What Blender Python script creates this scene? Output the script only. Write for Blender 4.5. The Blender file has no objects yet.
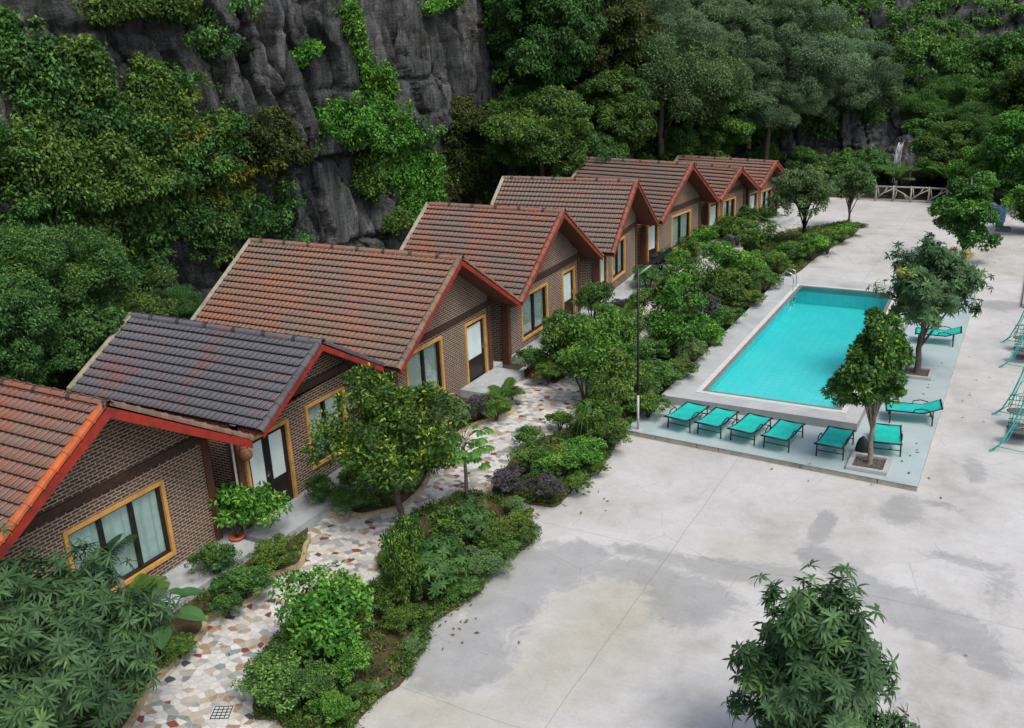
import bpy, bmesh, math, random
import numpy as np
from mathutils import Vector, Matrix
from mathutils.geometry import tessellate_polygon
R = math.radians
SC = bpy.context.scene
COL = SC.collection

# ------------------------------------------------------------------ camera, sky, sun, exposure
CH, CF = 11.5, 965.0
_p, _r, _h = 0.343319, -0.045413, -0.510039
_fw = np.array([math.sin(_h)*math.cos(_p), math.cos(_h)*math.cos(_p), -math.sin(_p)])
_rt = np.array([math.cos(_h), -math.sin(_h), 0.0]); _up = np.cross(_rt, _fw)
_rt, _up = math.cos(_r)*_rt+math.sin(_r)*_up, -math.sin(_r)*_rt+math.cos(_r)*_up
cam = bpy.data.objects.new('camera', bpy.data.cameras.new('camera')); COL.objects.link(cam)
cam.matrix_world = Matrix(((_rt[0], _up[0], -_fw[0], 0), (_rt[1], _up[1], -_fw[1], 0), (_rt[2], _up[2], -_fw[2], CH), (0, 0, 0, 1)))
cam.data.sensor_width = 36.0; cam.data.lens = 36.0*CF/1024; cam.data.clip_start = .1; cam.data.clip_end = 600
SC.camera = cam
SUN_EL, SUN_AZ = R(58), R(118)      # azimuth measured from +y towards +x
w = bpy.data.worlds.new('World'); SC.world = w; w.use_nodes = True
nt = w.node_tree; bg = nt.nodes['Background']
sky = nt.nodes.new('ShaderNodeTexSky'); sky.sky_type = 'NISHITA'; sky.sun_disc = False
sky.sun_elevation = SUN_EL; sky.sun_rotation = SUN_AZ; sky.dust_density = 4.0; sky.air_density = 1.0; sky.ozone_density = .6
nt.links.new(sky.outputs[0], bg.inputs[0]); bg.inputs[1].default_value = 0.15
sl = bpy.data.lights.new('sun', 'SUN'); sl.energy = 1.5; sl.angle = R(18); sl.color = (1, .965, .91)
so = bpy.data.objects.new('sun', sl); COL.objects.link(so)
sd = Vector((math.sin(SUN_AZ)*math.cos(SUN_EL), math.cos(SUN_AZ)*math.cos(SUN_EL), math.sin(SUN_EL)))
so.rotation_euler = sd.to_track_quat('Z', 'Y').to_euler(); so.location = (20, 20, 40)
SC.view_settings.view_transform = 'Standard'; SC.view_settings.look = 'None'
SC.view_settings.exposure = 0.32; SC.view_settings.gamma = 1.0; SC.view_settings.use_curve_mapping = False
SC.cycles.max_bounces = 6; SC.cycles.transparent_max_bounces = 12; SC.cycles.volume_bounces = 0
SC.cycles.caustics_reflective = False; SC.cycles.caustics_refractive = False
SC.cycles.use_denoising = True

def ray(px, py): return _fw*CF+_rt*(px-512)-_up*(py-364)
def at(px, py, z=0.0):               # a surveyed point of the photograph on a level plane
    d = ray(px, py); t = (z-CH)/d[2]; return Vector((d[0]*t, d[1]*t, z))
def at_x(px, py, X): d = ray(px, py); t = X/d[0]; return Vector((X, d[1]*t, CH+d[2]*t))
def at_y(px, py, Y): d = ray(px, py); t = Y/d[1]; return Vector((d[0]*t, Y, CH+d[2]*t))

# ------------------------------------------------------------------ helpers
def tag(o, label=None, cat=None, group=None, kind=None):
    if label: o['label'] = label
    if cat: o['category'] = cat
    if group: o['group'] = group
    if kind: o['kind'] = kind
    return o
def empty(name, loc=(0, 0, 0), rz=0, label=None, cat=None, group=None):
    o = bpy.data.objects.new(name, None); o.empty_display_size = .3
    o.location = loc; o.rotation_euler = (0, 0, rz); COL.objects.link(o)
    return tag(o, label, cat, group)
def link(name, me, parent=None, loc=None):
    o = bpy.data.objects.new(name, me); COL.objects.link(o)
    if parent: o.parent = parent
    if loc is not None: o.location = loc
    return o
def copy_tree(o, parent=None):
    c = o.copy(); COL.objects.link(c); c.parent = parent
    for ch in o.children: copy_tree(ch, c)
    return c

class MB:
    """collects shapes, builds one mesh; UVs are box-projected metres unless given"""
    def __init__(s): s.v = []; s.f = []; s.uv = {}; s.sm = set(); s.mi = {}
    def face(s, pts, uv=None, smooth=False, mi=0):
        b = len(s.v); s.v += [tuple(p) for p in pts]; i = len(s.f); s.f.append(tuple(range(b, b+len(pts))))
        if uv: s.uv[i] = uv
        if smooth: s.sm.add(i)
        if mi: s.mi[i] = mi
    def box(s, a, b, M=None, mi=0):
        x0, y0, z0 = a; x1, y1, z1 = b
        c = [Vector(p) for p in ((x0,y0,z0),(x1,y0,z0),(x1,y1,z0),(x0,y1,z0),(x0,y0,z1),(x1,y0,z1),(x1,y1,z1),(x0,y1,z1))]
        if M: c = [M @ p for p in c]
        bi = len(s.v); s.v += [tuple(p) for p in c]
        for q in ((0,3,2,1),(4,5,6,7),(0,1,5,4),(1,2,6,5),(2,3,7,6),(3,0,4,7)):
            if mi: s.mi[len(s.f)] = mi
            s.f.append(tuple(bi+k for k in q))
    def prism(s, pts, off):          # closed outline pts extruded by off
        n = len(pts); off = Vector(off); a = [Vector(p) for p in pts]; b = [p+off for p in a]
        s.face(a[::-1]); s.face(b)
        for i in range(n): s.face([a[i], a[(i+1) % n], b[(i+1) % n], b[i]])
    def tube(s, pts, rad, n=8, cap=True):
        pts = [Vector(p) for p in pts]; k = len(pts)
        if not hasattr(rad, '__len__'): rad = [rad]*k
        b = len(s.v); t0 = (pts[1]-pts[0]).normalized()
        u = t0.orthogonal().normalized()
        for i, p in enumerate(pts):
            t = (pts[min(i+1, k-1)]-pts[max(i-1, 0)]).normalized()
            u = (u-t*u.dot(t)); u = u.normalized() if u.length > 1e-6 else t.orthogonal().normalized()
            v = t.cross(u)
            for j in range(n):
                a = 2*math.pi*j/n; s.v.append(tuple(p+(u*math.cos(a)+v*math.sin(a))*rad[i]))
        for i in range(k-1):
            for j in range(n):
                s.sm.add(len(s.f)); s.f.append((b+i*n+j, b+i*n+(j+1) % n, b+(i+1)*n+(j+1) % n, b+(i+1)*n+j))
        if cap: s.f.append(tuple(b+j for j in range(n))[::-1]); s.f.append(tuple(b+(k-1)*n+j for j in range(n)))
    def lathe(s, prof, n=16, c=(0, 0, 0)):
        b = len(s.v)
        for r, z in prof:
            for j in range(n):
                a = 2*math.pi*j/n; s.v.append((c[0]+r*math.cos(a), c[1]+r*math.sin(a), c[2]+z))
        for i in range(len(prof)-1):
            for j in range(n):
                s.sm.add(len(s.f)); s.f.append((b+i*n+j, b+i*n+(j+1) % n, b+(i+1)*n+(j+1) % n, b+(i+1)*n+j))
    def mesh(s, name, mats):
        me = bpy.data.meshes.new(name); me.from_pydata(s.v, [], s.f)
        for m in (mats if isinstance(mats, (list, tuple)) else [mats]): me.materials.append(m)
        uvl = me.uv_layers.new(name='UVMap'); data = np.zeros(len(me.loops)*2, np.float32)
        for i, p in enumerate(me.polygons):
            g = s.uv.get(i)
            if i in s.sm: p.use_smooth = True
            if i in s.mi: p.material_index = s.mi[i]
            if not g:
                n = p.normal; ax = max(range(3), key=lambda k: abs(n[k]))
                vs = [s.v[k] for k in s.f[i]]
                g = [(q[1], q[2]) for q in vs] if ax == 0 else [(q[0], q[2]) for q in vs] if ax == 1 else [(q[0], q[1]) for q in vs]
            for k, q in enumerate(g): j = (p.loop_start+k)*2; data[j] = q[0]; data[j+1] = q[1]
        uvl.data.foreach_set('uv', data); me.update()
        return me
    def build(s, name, mats, parent=None, loc=None): return link(name, s.mesh(name, mats), parent, loc)

def fast_mesh(name, V, sizes, idx, mat, tint=None, smooth=False):
    me = bpy.data.meshes.new(name); me.vertices.add(len(V)); me.vertices.foreach_set('co', np.asarray(V, np.float32).ravel())
    me.loops.add(len(idx)); me.loops.foreach_set('vertex_index', np.asarray(idx, np.int32))
    sizes = np.asarray(sizes, np.int32); st = np.concatenate([[0], np.cumsum(sizes)[:-1]]).astype(np.int32)
    me.polygons.add(len(sizes)); me.polygons.foreach_set('loop_start', st)
    if smooth: me.polygons.foreach_set('use_smooth', np.ones(len(sizes), bool))
    me.update(calc_edges=True); me.validate()
    if tint is not None:
        a = me.attributes.new('tint', 'FLOAT', 'FACE'); a.data.foreach_set('value', np.asarray(tint, np.float32))
    me.materials.append(mat); return me

def smooth_loop(pts, closed=True, n=5):
    out = []; k = len(pts)
    for i in range(k if closed else k-1):
        g = lambda j: Vector(pts[j % k]) if closed else Vector(pts[max(0, min(k-1, j))])
        a, b, c, d = g(i-1), g(i), g(i+1), g(i+2)
        for t in range(n):
            t /= n; out.append(.5*((2*b)+(c-a)*t+(2*a-5*b+4*c-d)*t*t+(3*b-a-3*c+d)*t**3))
    if not closed: out.append(Vector(pts[-1]))
    return out
def sheet(name, pts, z, mat, skirt=0.0, **k):
    pts = [Vector((p[0], p[1], z)) for p in pts]; m = MB()
    tris = tessellate_polygon([pts])
    b = len(m.v); m.v += [tuple(p) for p in pts]
    for t in tris:
        a, c, d = (pts[i] for i in t)
        if (c-a).cross(d-a).z < 0: t = t[::-1]
        m.f.append(tuple(b+i for i in t))
    if skirt:
        n = len(pts)
        for i in range(n):
            p, q = pts[i], pts[(i+1) % n]; m.face([p, q, q-Vector((0, 0, skirt)), p-Vector((0, 0, skirt))])
    return tag(m.build(name, mat), **k)

# ------------------------------------------------------------------ numpy noise
def _hash(ix, iy, s): 
    h = (ix.astype(np.int64)*374761393+iy.astype(np.int64)*668265263+s*974634777) & 0xffffffff
    h = ((h ^ (h >> 13))*1274126177) & 0xffffffff
    return ((h ^ (h >> 16)) & 0xffffff)/float(0xffffff)
def vnoise(x, y, s=0):
    x = np.asarray(x, float); y = np.asarray(y, float)
    ix = np.floor(x); iy = np.floor(y); fx = x-ix; fy = y-iy; fx = fx*fx*(3-2*fx); fy = fy*fy*(3-2*fy)
    a = _hash(ix, iy, s); b = _hash(ix+1, iy, s); c = _hash(ix, iy+1, s); d = _hash(ix+1, iy+1, s)
    return (a+(b-a)*fx)*(1-fy)+(c+(d-c)*fx)*fy
def fbm(x, y, s=0, o=4):
    r = 0; a = .5
    for i in range(o): r = r+a*(vnoise(x*2**i, y*2**i, s+i*17)-.5)*2; a *= .5
    return r

# ------------------------------------------------------------------ materials
class NT:
    def __init__(s, name):
        s.m = bpy.data.materials.new(name); s.m.use_nodes = True; s.t = s.m.node_tree; s.b = s.t.nodes['Principled BSDF']; s.out = s.t.nodes['Material Output']
    def n(s, typ, **k):
        x = s.t.nodes.new(typ)
        for a, v in k.items(): setattr(x, a, v)
        return x
    def l(s, a, b): s.t.links.new(a, b)
    def tc(s, o='Object'): return s.n('ShaderNodeTexCoord').outputs[o]
    def map(s, vec, scale=(1, 1, 1), rot=(0, 0, 0)):
        m = s.n('ShaderNodeMapping'); m.inputs['Scale'].default_value = scale; m.inputs['Rotation'].default_value = rot; s.l(vec, m.inputs[0]); return m.outputs[0]
    def noise(s, vec, scale, detail=4, rough=.55, dist=0.0):
        x = s.n('ShaderNodeTexNoise'); x.inputs['Scale'].default_value = scale; x.inputs['Detail'].default_value = detail
        x.inputs['Roughness'].default_value = rough; x.inputs['Distortion'].default_value = dist; s.l(vec, x.inputs['Vector']); return x.outputs['Fac']
    def ramp(s, fac, stops, interp='LINEAR'):
        r = s.n('ShaderNodeValToRGB'); e = r.color_ramp; e.interpolation = interp
        while len(e.elements) < len(stops): e.elements.new(.5)
        for q, (p, c) in zip(e.elements, stops): q.position = p; q.color = (*c, 1) if len(c) == 3 else c
        s.l(fac, r.inputs[0]); return r.outputs[0]
    def mix(s, fac, a, b, mode='MIX'):
        x = s.n('ShaderNodeMix', data_type='RGBA', blend_type=mode)
        for sock, v in ((x.inputs[0], fac), (x.inputs[6], a), (x.inputs[7], b)):
            if hasattr(v, 'is_linked'): s.l(v, sock)
            elif hasattr(v, '__len__'): sock.default_value = (*v, 1)
            else: sock.default_value = v
        return x.outputs[2]
    def math(s, op, a, b=0.0, c=None):
        x = s.n('ShaderNodeMath', operation=op)
        for i, v in enumerate((a, b) if c is None else (a, b, c)):
            if hasattr(v, 'is_linked'): s.l(v, x.inputs[i])
            else: x.inputs[i].default_value = v
        return x.outputs[0]
    def bump(s, h, strength=.4, dist=.02):
        b = s.n('ShaderNodeBump'); b.inputs['Strength'].default_value = strength; b.inputs['Distance'].default_value = dist
        s.l(h, b.inputs['Height']); s.l(b.outputs[0], s.b.inputs['Normal'])
    def fin(s, col, rough=.8, spec=.3, metal=0.0):
        if hasattr(col, 'is_linked'): s.l(col, s.b.inputs['Base Color'])
        else: s.b.inputs['Base Color'].default_value = (*col, 1)
        if hasattr(rough, 'is_linked'): s.l(rough, s.b.inputs['Roughness'])
        else: s.b.inputs['Roughness'].default_value = rough
        s.b.inputs['Specular IOR Level'].default_value = spec; s.b.inputs['Metallic'].default_value = metal
        return s.m

def plain(name, col, rough=.6, var=.25, scale=6, spec=.3, metal=0, bump=.0, dirt=None):
    t = NT(name); v = t.tc(); f = t.noise(v, scale, 5, .6)
    lo = tuple(c*(1-var) for c in col); hi = tuple(min(1, c*(1+var)) for c in col)
    c = t.ramp(f, [(.3, lo), (.7, hi)])
    if dirt: c = t.mix(t.ramp(t.noise(v, scale*.35, 6, .7), [(.5, (0, 0, 0)), (.68, (1, 1, 1))]), c, dirt)
    if bump: t.bump(t.noise(v, scale*6, 3), bump, .01)
    return t.fin(c, rough, spec, metal)

def brick_mat():
    t = NT('brick'); uv = t.tc('UV')
    b = t.n('ShaderNodeTexBrick'); b.offset = .5; t.l(uv, b.inputs['Vector'])
    for k, v in (('Scale', 1.0), ('Mortar Size', .016), ('Mortar Smooth', .2), ('Bias', .15), ('Brick Width', .215), ('Row Height', .07)): b.inputs[k].default_value = v
    b.inputs['Color1'].default_value = (.13, .06, .042, 1); b.inputs['Color2'].default_value = (.022, .015, .014, 1); b.inputs['Mortar'].default_value = (.46, .38, .30, 1)
    n1 = t.noise(uv, 1.3, 4); n2 = t.noise(uv, 30, 2)
    c = t.mix(t.ramp(n1, [(.35, (0, 0, 0)), (.75, (.3, .3, .3))]), b.outputs['Color'], (.24, .155, .105))
    c = t.mix(.35, c, t.ramp(n2, [(.3, (.45, .42, .4)), (.7, (1, 1, 1))]), 'MULTIPLY')
    c = t.mix(.5, c, t.ramp(t.noise(t.map(uv, (1, .45, 1)), .8, 7, .7), [(.35, (.45, .43, .42)), (.6, (1, 1, 1))]), 'MULTIPLY')
    t.bump(b.outputs['Fac'], -.5, .01) if False else t.bump(t.math('SUBTRACT', 1.0, b.outputs['Fac']), .6, .012)
    return t.fin(c, .85, .2)

def tile_mat(name, red, grey, bias, patch=1.0):
    t = NT(name); uvn = t.n('ShaderNodeUVMap'); uvn.uv_map = 'UVMap'; uv = uvn.outputs[0]
    fl = t.n('ShaderNodeVectorMath', operation='FLOOR'); t.l(uv, fl.inputs[0])
    wn = t.n('ShaderNodeTexWhiteNoise', noise_dimensions='3D')
    oi = t.n('ShaderNodeObjectInfo'); ad = t.n('ShaderNodeVectorMath', operation='ADD'); t.l(fl.outputs[0], ad.inputs[0])
    cb = t.n('ShaderNodeCombineXYZ'); t.l(oi.outputs['Random'], cb.inputs[2]); t.l(cb.outputs[0], ad.inputs[1]); t.l(ad.outputs[0], wn.inputs['Vector'])
    ob = t.tc('Object'); big = t.noise(ob, .55*patch, 4, .6, .4); fine = t.noise(ob, 14, 4, .65)
    f = t.math('ADD', t.math('MULTIPLY', big, 1.5), t.math('MULTIPLY', wn.outputs['Value'], .2))
    f = t.math('ADD', f, t.math('MULTIPLY', fine, .35)); f = t.math('ADD', f, bias-.62)
    c = t.ramp(f, [(.3, red), (.5, tuple((a+b)/2 for a, b in zip(red, grey))), (.72, grey)])
    c = t.mix(t.ramp(t.noise(ob, 5, 6, .7), [(.55, (0, 0, 0)), (.72, (.7, .7, .7))]), c, tuple(g*.5 for g in grey))
    c = t.mix(t.ramp(t.noise(ob, 9, 5, .75), [(.62, (0, 0, 0)), (.74, (.5, .5, .5))]), c, (.27, .27, .2))
    # joints between tiles: a seam groove every unit of u
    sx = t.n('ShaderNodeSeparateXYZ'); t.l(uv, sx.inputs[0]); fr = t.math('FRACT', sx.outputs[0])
    seam = t.math('LESS_THAN', t.math('ABSOLUTE', t.math('SUBTRACT', fr, .5)), .43)
    c = t.mix(t.math('MULTIPLY', t.math('SUBTRACT', 1.0, seam), 1.0), c, tuple(g*.35 for g in grey))
    gap = t.math('GREATER_THAN', t.math('FRACT', sx.outputs[1]), .975); c = t.mix(gap, c, (.018, .015, .014))  # riser faces painted near-black to deepen the shadow line under each course
    t.bump(fine, .3, .01)
    return t.fin(c, .62, .35)

def leaf_mat(name, stops, rough=.55, trans=.34, spec=.2, var=.3):
    t = NT(name); a = t.n('ShaderNodeAttribute'); a.attribute_name = 'tint'
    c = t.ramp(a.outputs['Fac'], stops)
    oi = t.n('ShaderNodeObjectInfo'); hs = t.n('ShaderNodeHueSaturation'); t.l(c, hs.inputs['Color'])
    t.l(t.math('ADD', t.math('MULTIPLY', oi.outputs['Random'], var), 1-var/2), hs.inputs['Value'])
    wn = t.n('ShaderNodeTexWhiteNoise', noise_dimensions='1D'); t.l(oi.outputs['Random'], wn.inputs['W'])
    t.l(t.math('ADD', t.math('MULTIPLY', wn.outputs['Value'], .02), .492), hs.inputs['Hue'])
    t.fin(hs.outputs[0], rough, spec)
    tr = t.n('ShaderNodeBsdfTranslucent'); t.l(hs.outputs[0], tr.inputs[0]); mx = t.n('ShaderNodeMixShader'); mx.inputs[0].default_value = trans
    t.l(t.b.outputs[0], mx.inputs[1]); t.l(tr.outputs[0], mx.inputs[2]); t.l(mx.outputs[0], t.out.inputs['Surface'])
    return t.m

M = {}
M['brick'] = brick_mat()
M['yellow'] = plain('ochre_paint', (.60, .32, .085), .55, .12, 5, dirt=(.35, .2, .08))
M['dark_wood'] = plain('dark_wood', (.055, .032, .022), .5, .25, 8)
M['brown_paint'] = plain('brown_paint', (.105, .045, .028), .55, .2, 5)
M['frame_dark'] = plain('dark_frame', (.022, .018, .017), .35, .2, 8)
M['red_board'] = plain('red_board', (.30, .03, .02), .5, .22, 5, dirt=(.13, .03, .022))
M['brown_red_board'] = plain('brown_red_board', (.22, .05, .03), .55, .25, 5, dirt=(.1, .035, .025))
M['soffit'] = plain('soffit_board', (.15, .05, .03), .6, .25, 5)
M['porch'] = plain('porch_concrete', (.40, .44, .46), .7, .1, 3, dirt=(.28, .3, .3))
M['verge'] = plain('pale_verge', (.34, .32, .24), .8, .2, 4, dirt=(.16, .17, .11))
M['curtain'] = plain('curtain', (.60, .70, .67), .9, .12, 3)
M['curtain_dim'] = plain('curtain_dim', (.4, .52, .5), .9, .15, 3)
M['frosted'] = plain('frosted_pane', (.62, .75, .75), .35, .1, 2)
M['steel'] = plain('steel', (.55, .56, .57), .25, .08, 5, metal=.9)
M['bark'] = plain('bark', (.09, .075, .06), .9, .4, 9, bump=.6)
M['bark_pale'] = plain('pale_bark', (.2, .17, .13), .9, .35, 9, bump=.5)
M['terracotta'] = plain('terracotta', (.5, .12, .04), .6, .15, 6)
M['black'] = plain('black_metal', (.016, .017, .02), .4, .2, 8)
M['grey_pit'] = plain('pit_concrete', (.36, .37, .36), .8, .15, 6)
M['pebble'] = plain('pit_pebbles', (.09, .085, .08), .9, .6, 40)
M['lamp_white'] = plain('pole_white', (.45, .46, .46), .5, .15, 5)
M['panel'] = plain('solar_panel', (.02, .025, .035), .2, .3, 12)
M['rattan'] = plain('rattan', (.22, .1, .04), .7, .3, 30)
M['teal_metal'] = plain('teal_metal', (.03, .46, .36), .4, .15, 6)
M['grey_mesh'] = plain('grey_mesh', (.12, .12, .12), .6, .2, 20)
M['faux_wood'] = plain('pale_rustic_rail', (.36, .33, .29), .8, .2, 5, dirt=(.25, .22, .18))
M['orange_rail'] = plain('orange_rail', (.45, .22, .05), .7, .25, 4)
M['blue_plastic'] = plain('blue_plastic', (.03, .085, .2), .4, .15, 4)
M['green_plastic'] = plain('green_plastic', (.05, .25, .13), .4, .15, 4)
M['tarp'] = plain('grey_tarp', (.1, .12, .14), .6, .35, 5)
M['dark_bag'] = plain('dark_bag', (.015, .02, .022), .6, .3, 8)

def sling_mat():
    t = NT('teal_sling'); v = t.tc(); c = t.ramp(t.noise(v, 3, 3), [(.3, (.012, .50, .42)), (.7, (.03, .64, .54))])
    t.fin(c, .55, .3); tr = t.n('ShaderNodeBsdfTranslucent'); t.l(c, tr.inputs[0]); mx = t.n('ShaderNodeMixShader'); mx.inputs[0].default_value = .25
    t.l(t.b.outputs[0], mx.inputs[1]); t.l(tr.outputs[0], mx.inputs[2]); t.l(mx.outputs[0], t.out.inputs['Surface']); return t.m
M['sling'] = sling_mat()
def glass_mat():
    t = NT('window_glass'); tb = t.n('ShaderNodeBsdfTransparent'); tb.inputs[0].default_value = (.93, .98, .97, 1)
    gl = t.n('ShaderNodeBsdfGlossy'); gl.inputs['Roughness'].default_value = .03; lw = t.n('ShaderNodeLayerWeight'); lw.inputs[0].default_value = .2
    mx = t.n('ShaderNodeMixShader'); t.l(t.math('ADD', t.math('MULTIPLY', lw.outputs['Fresnel'], .5), .02), mx.inputs[0]); t.l(tb.outputs[0], mx.inputs[1]); t.l(gl.outputs[0], mx.inputs[2])
    t.l(mx.outputs[0], t.out.inputs['Surface']); return t.m
M['glass'] = glass_mat()
def water_mat():
    t = NT('pool_water'); tb = t.n('ShaderNodeBsdfTransparent'); gl = t.n('ShaderNodeBsdfGlossy'); gl.inputs['Roughness'].default_value = .02
    fr = t.n('ShaderNodeFresnel'); fr.inputs[0].default_value = 1.33
    bp = t.n('ShaderNodeBump'); bp.inputs['Strength'].default_value = .3; bp.inputs['Distance'].default_value = .03
    t.l(t.noise(t.tc(), 2.2, 4), bp.inputs['Height']); t.l(bp.outputs[0], gl.inputs['Normal']); t.l(bp.outputs[0], fr.inputs['Normal'])
    ge = t.n('ShaderNodeNewGeometry'); mx = t.n('ShaderNodeMixShader'); t.l(t.math('MULTIPLY', fr.outputs[0], t.math('SUBTRACT', 1.0, ge.outputs['Backfacing'])), mx.inputs[0]); t.l(tb.outputs[0], mx.inputs[1]); t.l(gl.outputs[0], mx.inputs[2]); t.l(mx.outputs[0], t.out.inputs['Surface'])
    va = t.n('ShaderNodeVolumeAbsorption'); va.inputs['Color'].default_value = (.06, .88, .87, 1); va.inputs['Density'].default_value = .62
    t.l(va.outputs[0], t.out.inputs['Volume']); return t.m
M['water'] = water_mat()
def basin_mat():
    t = NT('basin_tile'); v = t.tc(); b = t.n('ShaderNodeTexBrick'); b.offset = 0; t.l(v, b.inputs['Vector'])
    for k, x in (('Scale', 1.0), ('Mortar Size', .012), ('Brick Width', .3), ('Row Height', .3)): b.inputs[k].default_value = x
    b.inputs['Color1'].default_value = (.36, .82, .84, 1); b.inputs['Color2'].default_value = (.32, .79, .82, 1); b.inputs['Mortar'].default_value = (.22, .68, .72, 1)
    c = t.mix(t.ramp(t.noise(v, .7, 6, .7, .6), [(.38, (0, 0, 0)), (.62, (.8, .8, .8))]), b.outputs[0], (.2, .72, .78)); return t.fin(c, .4)
M['basin'] = basin_mat()

def yard_mat():
    t = NT('pale_concrete'); v = t.tc(); a = t.n('ShaderNodeAttribute'); a.attribute_name = 'stain'; a2 = t.n('ShaderNodeAttribute'); a2.attribute_name = 'warm'
    big = t.noise(v, .35, 6, .6, .5); med = t.noise(v, 1.6, 6, .65, .3); fine = t.noise(v, 14, 5, .7)
    base = t.ramp(t.math('ADD', t.math('MULTIPLY', big, .65), t.math('MULTIPLY', med, .35)), [(.32, (.34, .33, .31)), (.47, (.455, .455, .44)), (.6, (.52, .525, .515))])
    base = t.mix(t.math('MULTIPLY', a2.outputs['Fac'], .8), base, t.ramp(med, [(.35, (.36, .345, .27)), (.65, (.43, .42, .34))]))
    edge = t.math('ADD', a.outputs['Fac'], t.math('MULTIPLY', t.math('SUBTRACT', t.noise(v, 1.9, 8, .74, 1.2), .5), 1.25))
    st = t.ramp(edge, [(.42, (0, 0, 0)), (.6, (1, 1, 1))])
    sc = t.ramp(t.noise(v, 1.1, 5, .6, 1.0), [(.3, (.20, .212, .218)), (.7, (.30, .315, .315))])
    c = t.mix(t.math('MULTIPLY', st, .58), base, sc)
    # streaks and speckle
    c = t.mix(t.ramp(t.noise(t.map(v, (1, .25, 1), (0, 0, .6)), 3, 6, .7), [(.56, (0, 0, 0)), (.7, (.35, .35, .35))]), c, (.34, .32, .28))
    cr = t.n('ShaderNodeTexVoronoi', voronoi_dimensions='2D', feature='DISTANCE_TO_EDGE'); cr.inputs['Scale'].default_value = .33
    dv = t.n('ShaderNodeMix', data_type='VECTOR'); dv.inputs[0].default_value = .12; nz = t.n('ShaderNodeTexNoise'); nz.inputs['Scale'].default_value = 2.2; nz.inputs['Detail'].default_value = 5; t.l(v, nz.inputs['Vector']); t.l(v, dv.inputs[4]); t.l(nz.outputs['Color'], dv.inputs[5]); t.l(dv.outputs[1], cr.inputs['Vector'])
    ck = t.math('MULTIPLY', t.math('LESS_THAN', cr.outputs['Distance'], .0018), t.math('GREATER_THAN', big, .54)); c = t.mix(t.math('MULTIPLY', ck, .5), c, (.15, .145, .13))
    sw = t.noise(t.map(v, (.35, 1.6, 1), (0, 0, -.5)), 2.2, 7, .75, 1.4); c = t.mix(t.ramp(sw, [(.52, (0, 0, 0)), (.68, (.45, .45, .45))]), c, (.40, .41, .41))
    c = t.mix(.32, c, t.ramp(fine, [(.3, (.7, .7, .7)), (.6, (1, 1, 1))]), 'MULTIPLY')
    # control joints, lightly wandering
    wv = t.noise(v, .8, 3); sx = t.n('ShaderNodeSeparateXYZ'); t.l(v, sx.inputs[0])
    for ax, p in ((0, -6.35), (1, 11.75), (1, 18.35), (1, 47.5), (1, 41.9)):
        d = t.math('ABSOLUTE', t.math('SUBTRACT', t.math('ADD', sx.outputs[ax], t.math('MULTIPLY', wv, .12)), p+.06))
        ln = t.math('LESS_THAN', d, .011 if p != 41.9 else .03); c = t.mix(t.math('MULTIPLY', ln, .4), c, (.17, .165, .15))
    t.bump(t.math('ADD', fine, med), .25, .01)
    return t.fin(c, t.ramp(st, [(0, (.85,)*3), (1, (.6,)*3)]), .25)
M['yard'] = yard_mat()

def path_mat():
    t = NT('crazy_paving'); v = t.tc(); ns = t.n('ShaderNodeTexNoise'); ns.inputs['Scale'].default_value = 1.1; t.l(v, ns.inputs['Vector'])
    mv = t.map(v, (1.0, 1.25, 0.0), (0, 0, .5))
    wv = t.n('ShaderNodeMix', data_type='VECTOR'); wv.inputs[0].default_value = .1; t.l(mv, wv.inputs[4]); t.l(ns.outputs['Color'], wv.inputs[5])
    vo = t.n('ShaderNodeTexVoronoi', voronoi_dimensions='2D', distance='MANHATTAN'); vo.inputs['Scale'].default_value = 6.3; t.l(wv.outputs[1], vo.inputs['Vector'])
    ve = t.n('ShaderNodeTexVoronoi', voronoi_dimensions='2D', feature='DISTANCE_TO_EDGE'); ve.inputs['Scale'].default_value = 6.3; t.l(wv.outputs[1], ve.inputs['Vector'])
    vo.distance = 'EUCLIDEAN'
    sp = t.n('ShaderNodeSeparateColor'); t.l(vo.outputs['Color'], sp.inputs[0])
    c = t.ramp(sp.outputs[0], [(0, (.68, .68, .67)), (.24, (.42, .445, .45)), (.34, (.76, .755, .74)), (.53, (.28, .33, .33)), (.6, (.54, .49, .41)), (.68, (.43, .30, .19)), (.75, (.72, .70, .67)), (.87, (.26, .075, .055)), (.9, (.34, .39, .40)), (.96, (.09, .10, .10)), (.972, (.50, .43, .32))], 'CONSTANT')
    c = t.mix(.4, c, t.ramp(sp.outputs[1], [(0, (.6, .6, .6)), (1, (1, 1, 1))]), 'MULTIPLY')
    c = t.mix(.5, c, t.ramp(t.noise(v, 9, 6, .7), [(.3, (.5, .48, .44)), (.58, (1, 1, 1))]), 'MULTIPLY'); c = t.mix(.3, c, t.ramp(t.noise(v, .9, 6, .7), [(.35, (.5, .48, .42)), (.6, (1, 1, 1))]), 'MULTIPLY')
    g = t.ramp(ve.outputs['Distance'], [(.022, (1, 1, 1)), (.05, (0, 0, 0))]); c = t.mix(g, c, (.44, .41, .35))
    t.bump(ve.outputs['Distance'], .25, .02); return t.fin(c, .55, .35)
M['path'] = path_mat()
M['kerb'] = plain('beige_kerb', (.42, .34, .2), .85, .2, 5, dirt=(.2, .18, .11))
def soil_mat():
    t = NT('soil'); v = t.tc(); c = t.ramp(t.noise(v, 2.5, 8, .7), [(.3, (.045, .035, .022)), (.5, (.10, .07, .042)), (.62, (.055, .06, .02)), (.75, (.04, .07, .018))]); t.bump(t.noise(v, 14, 5), .8, .04); return t.fin(c, .95, .1)
M['soil'] = soil_mat()
M['dirt'] = plain('leafy_dirt', (.05, .045, .028), .95, .5, 1.5)
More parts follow.
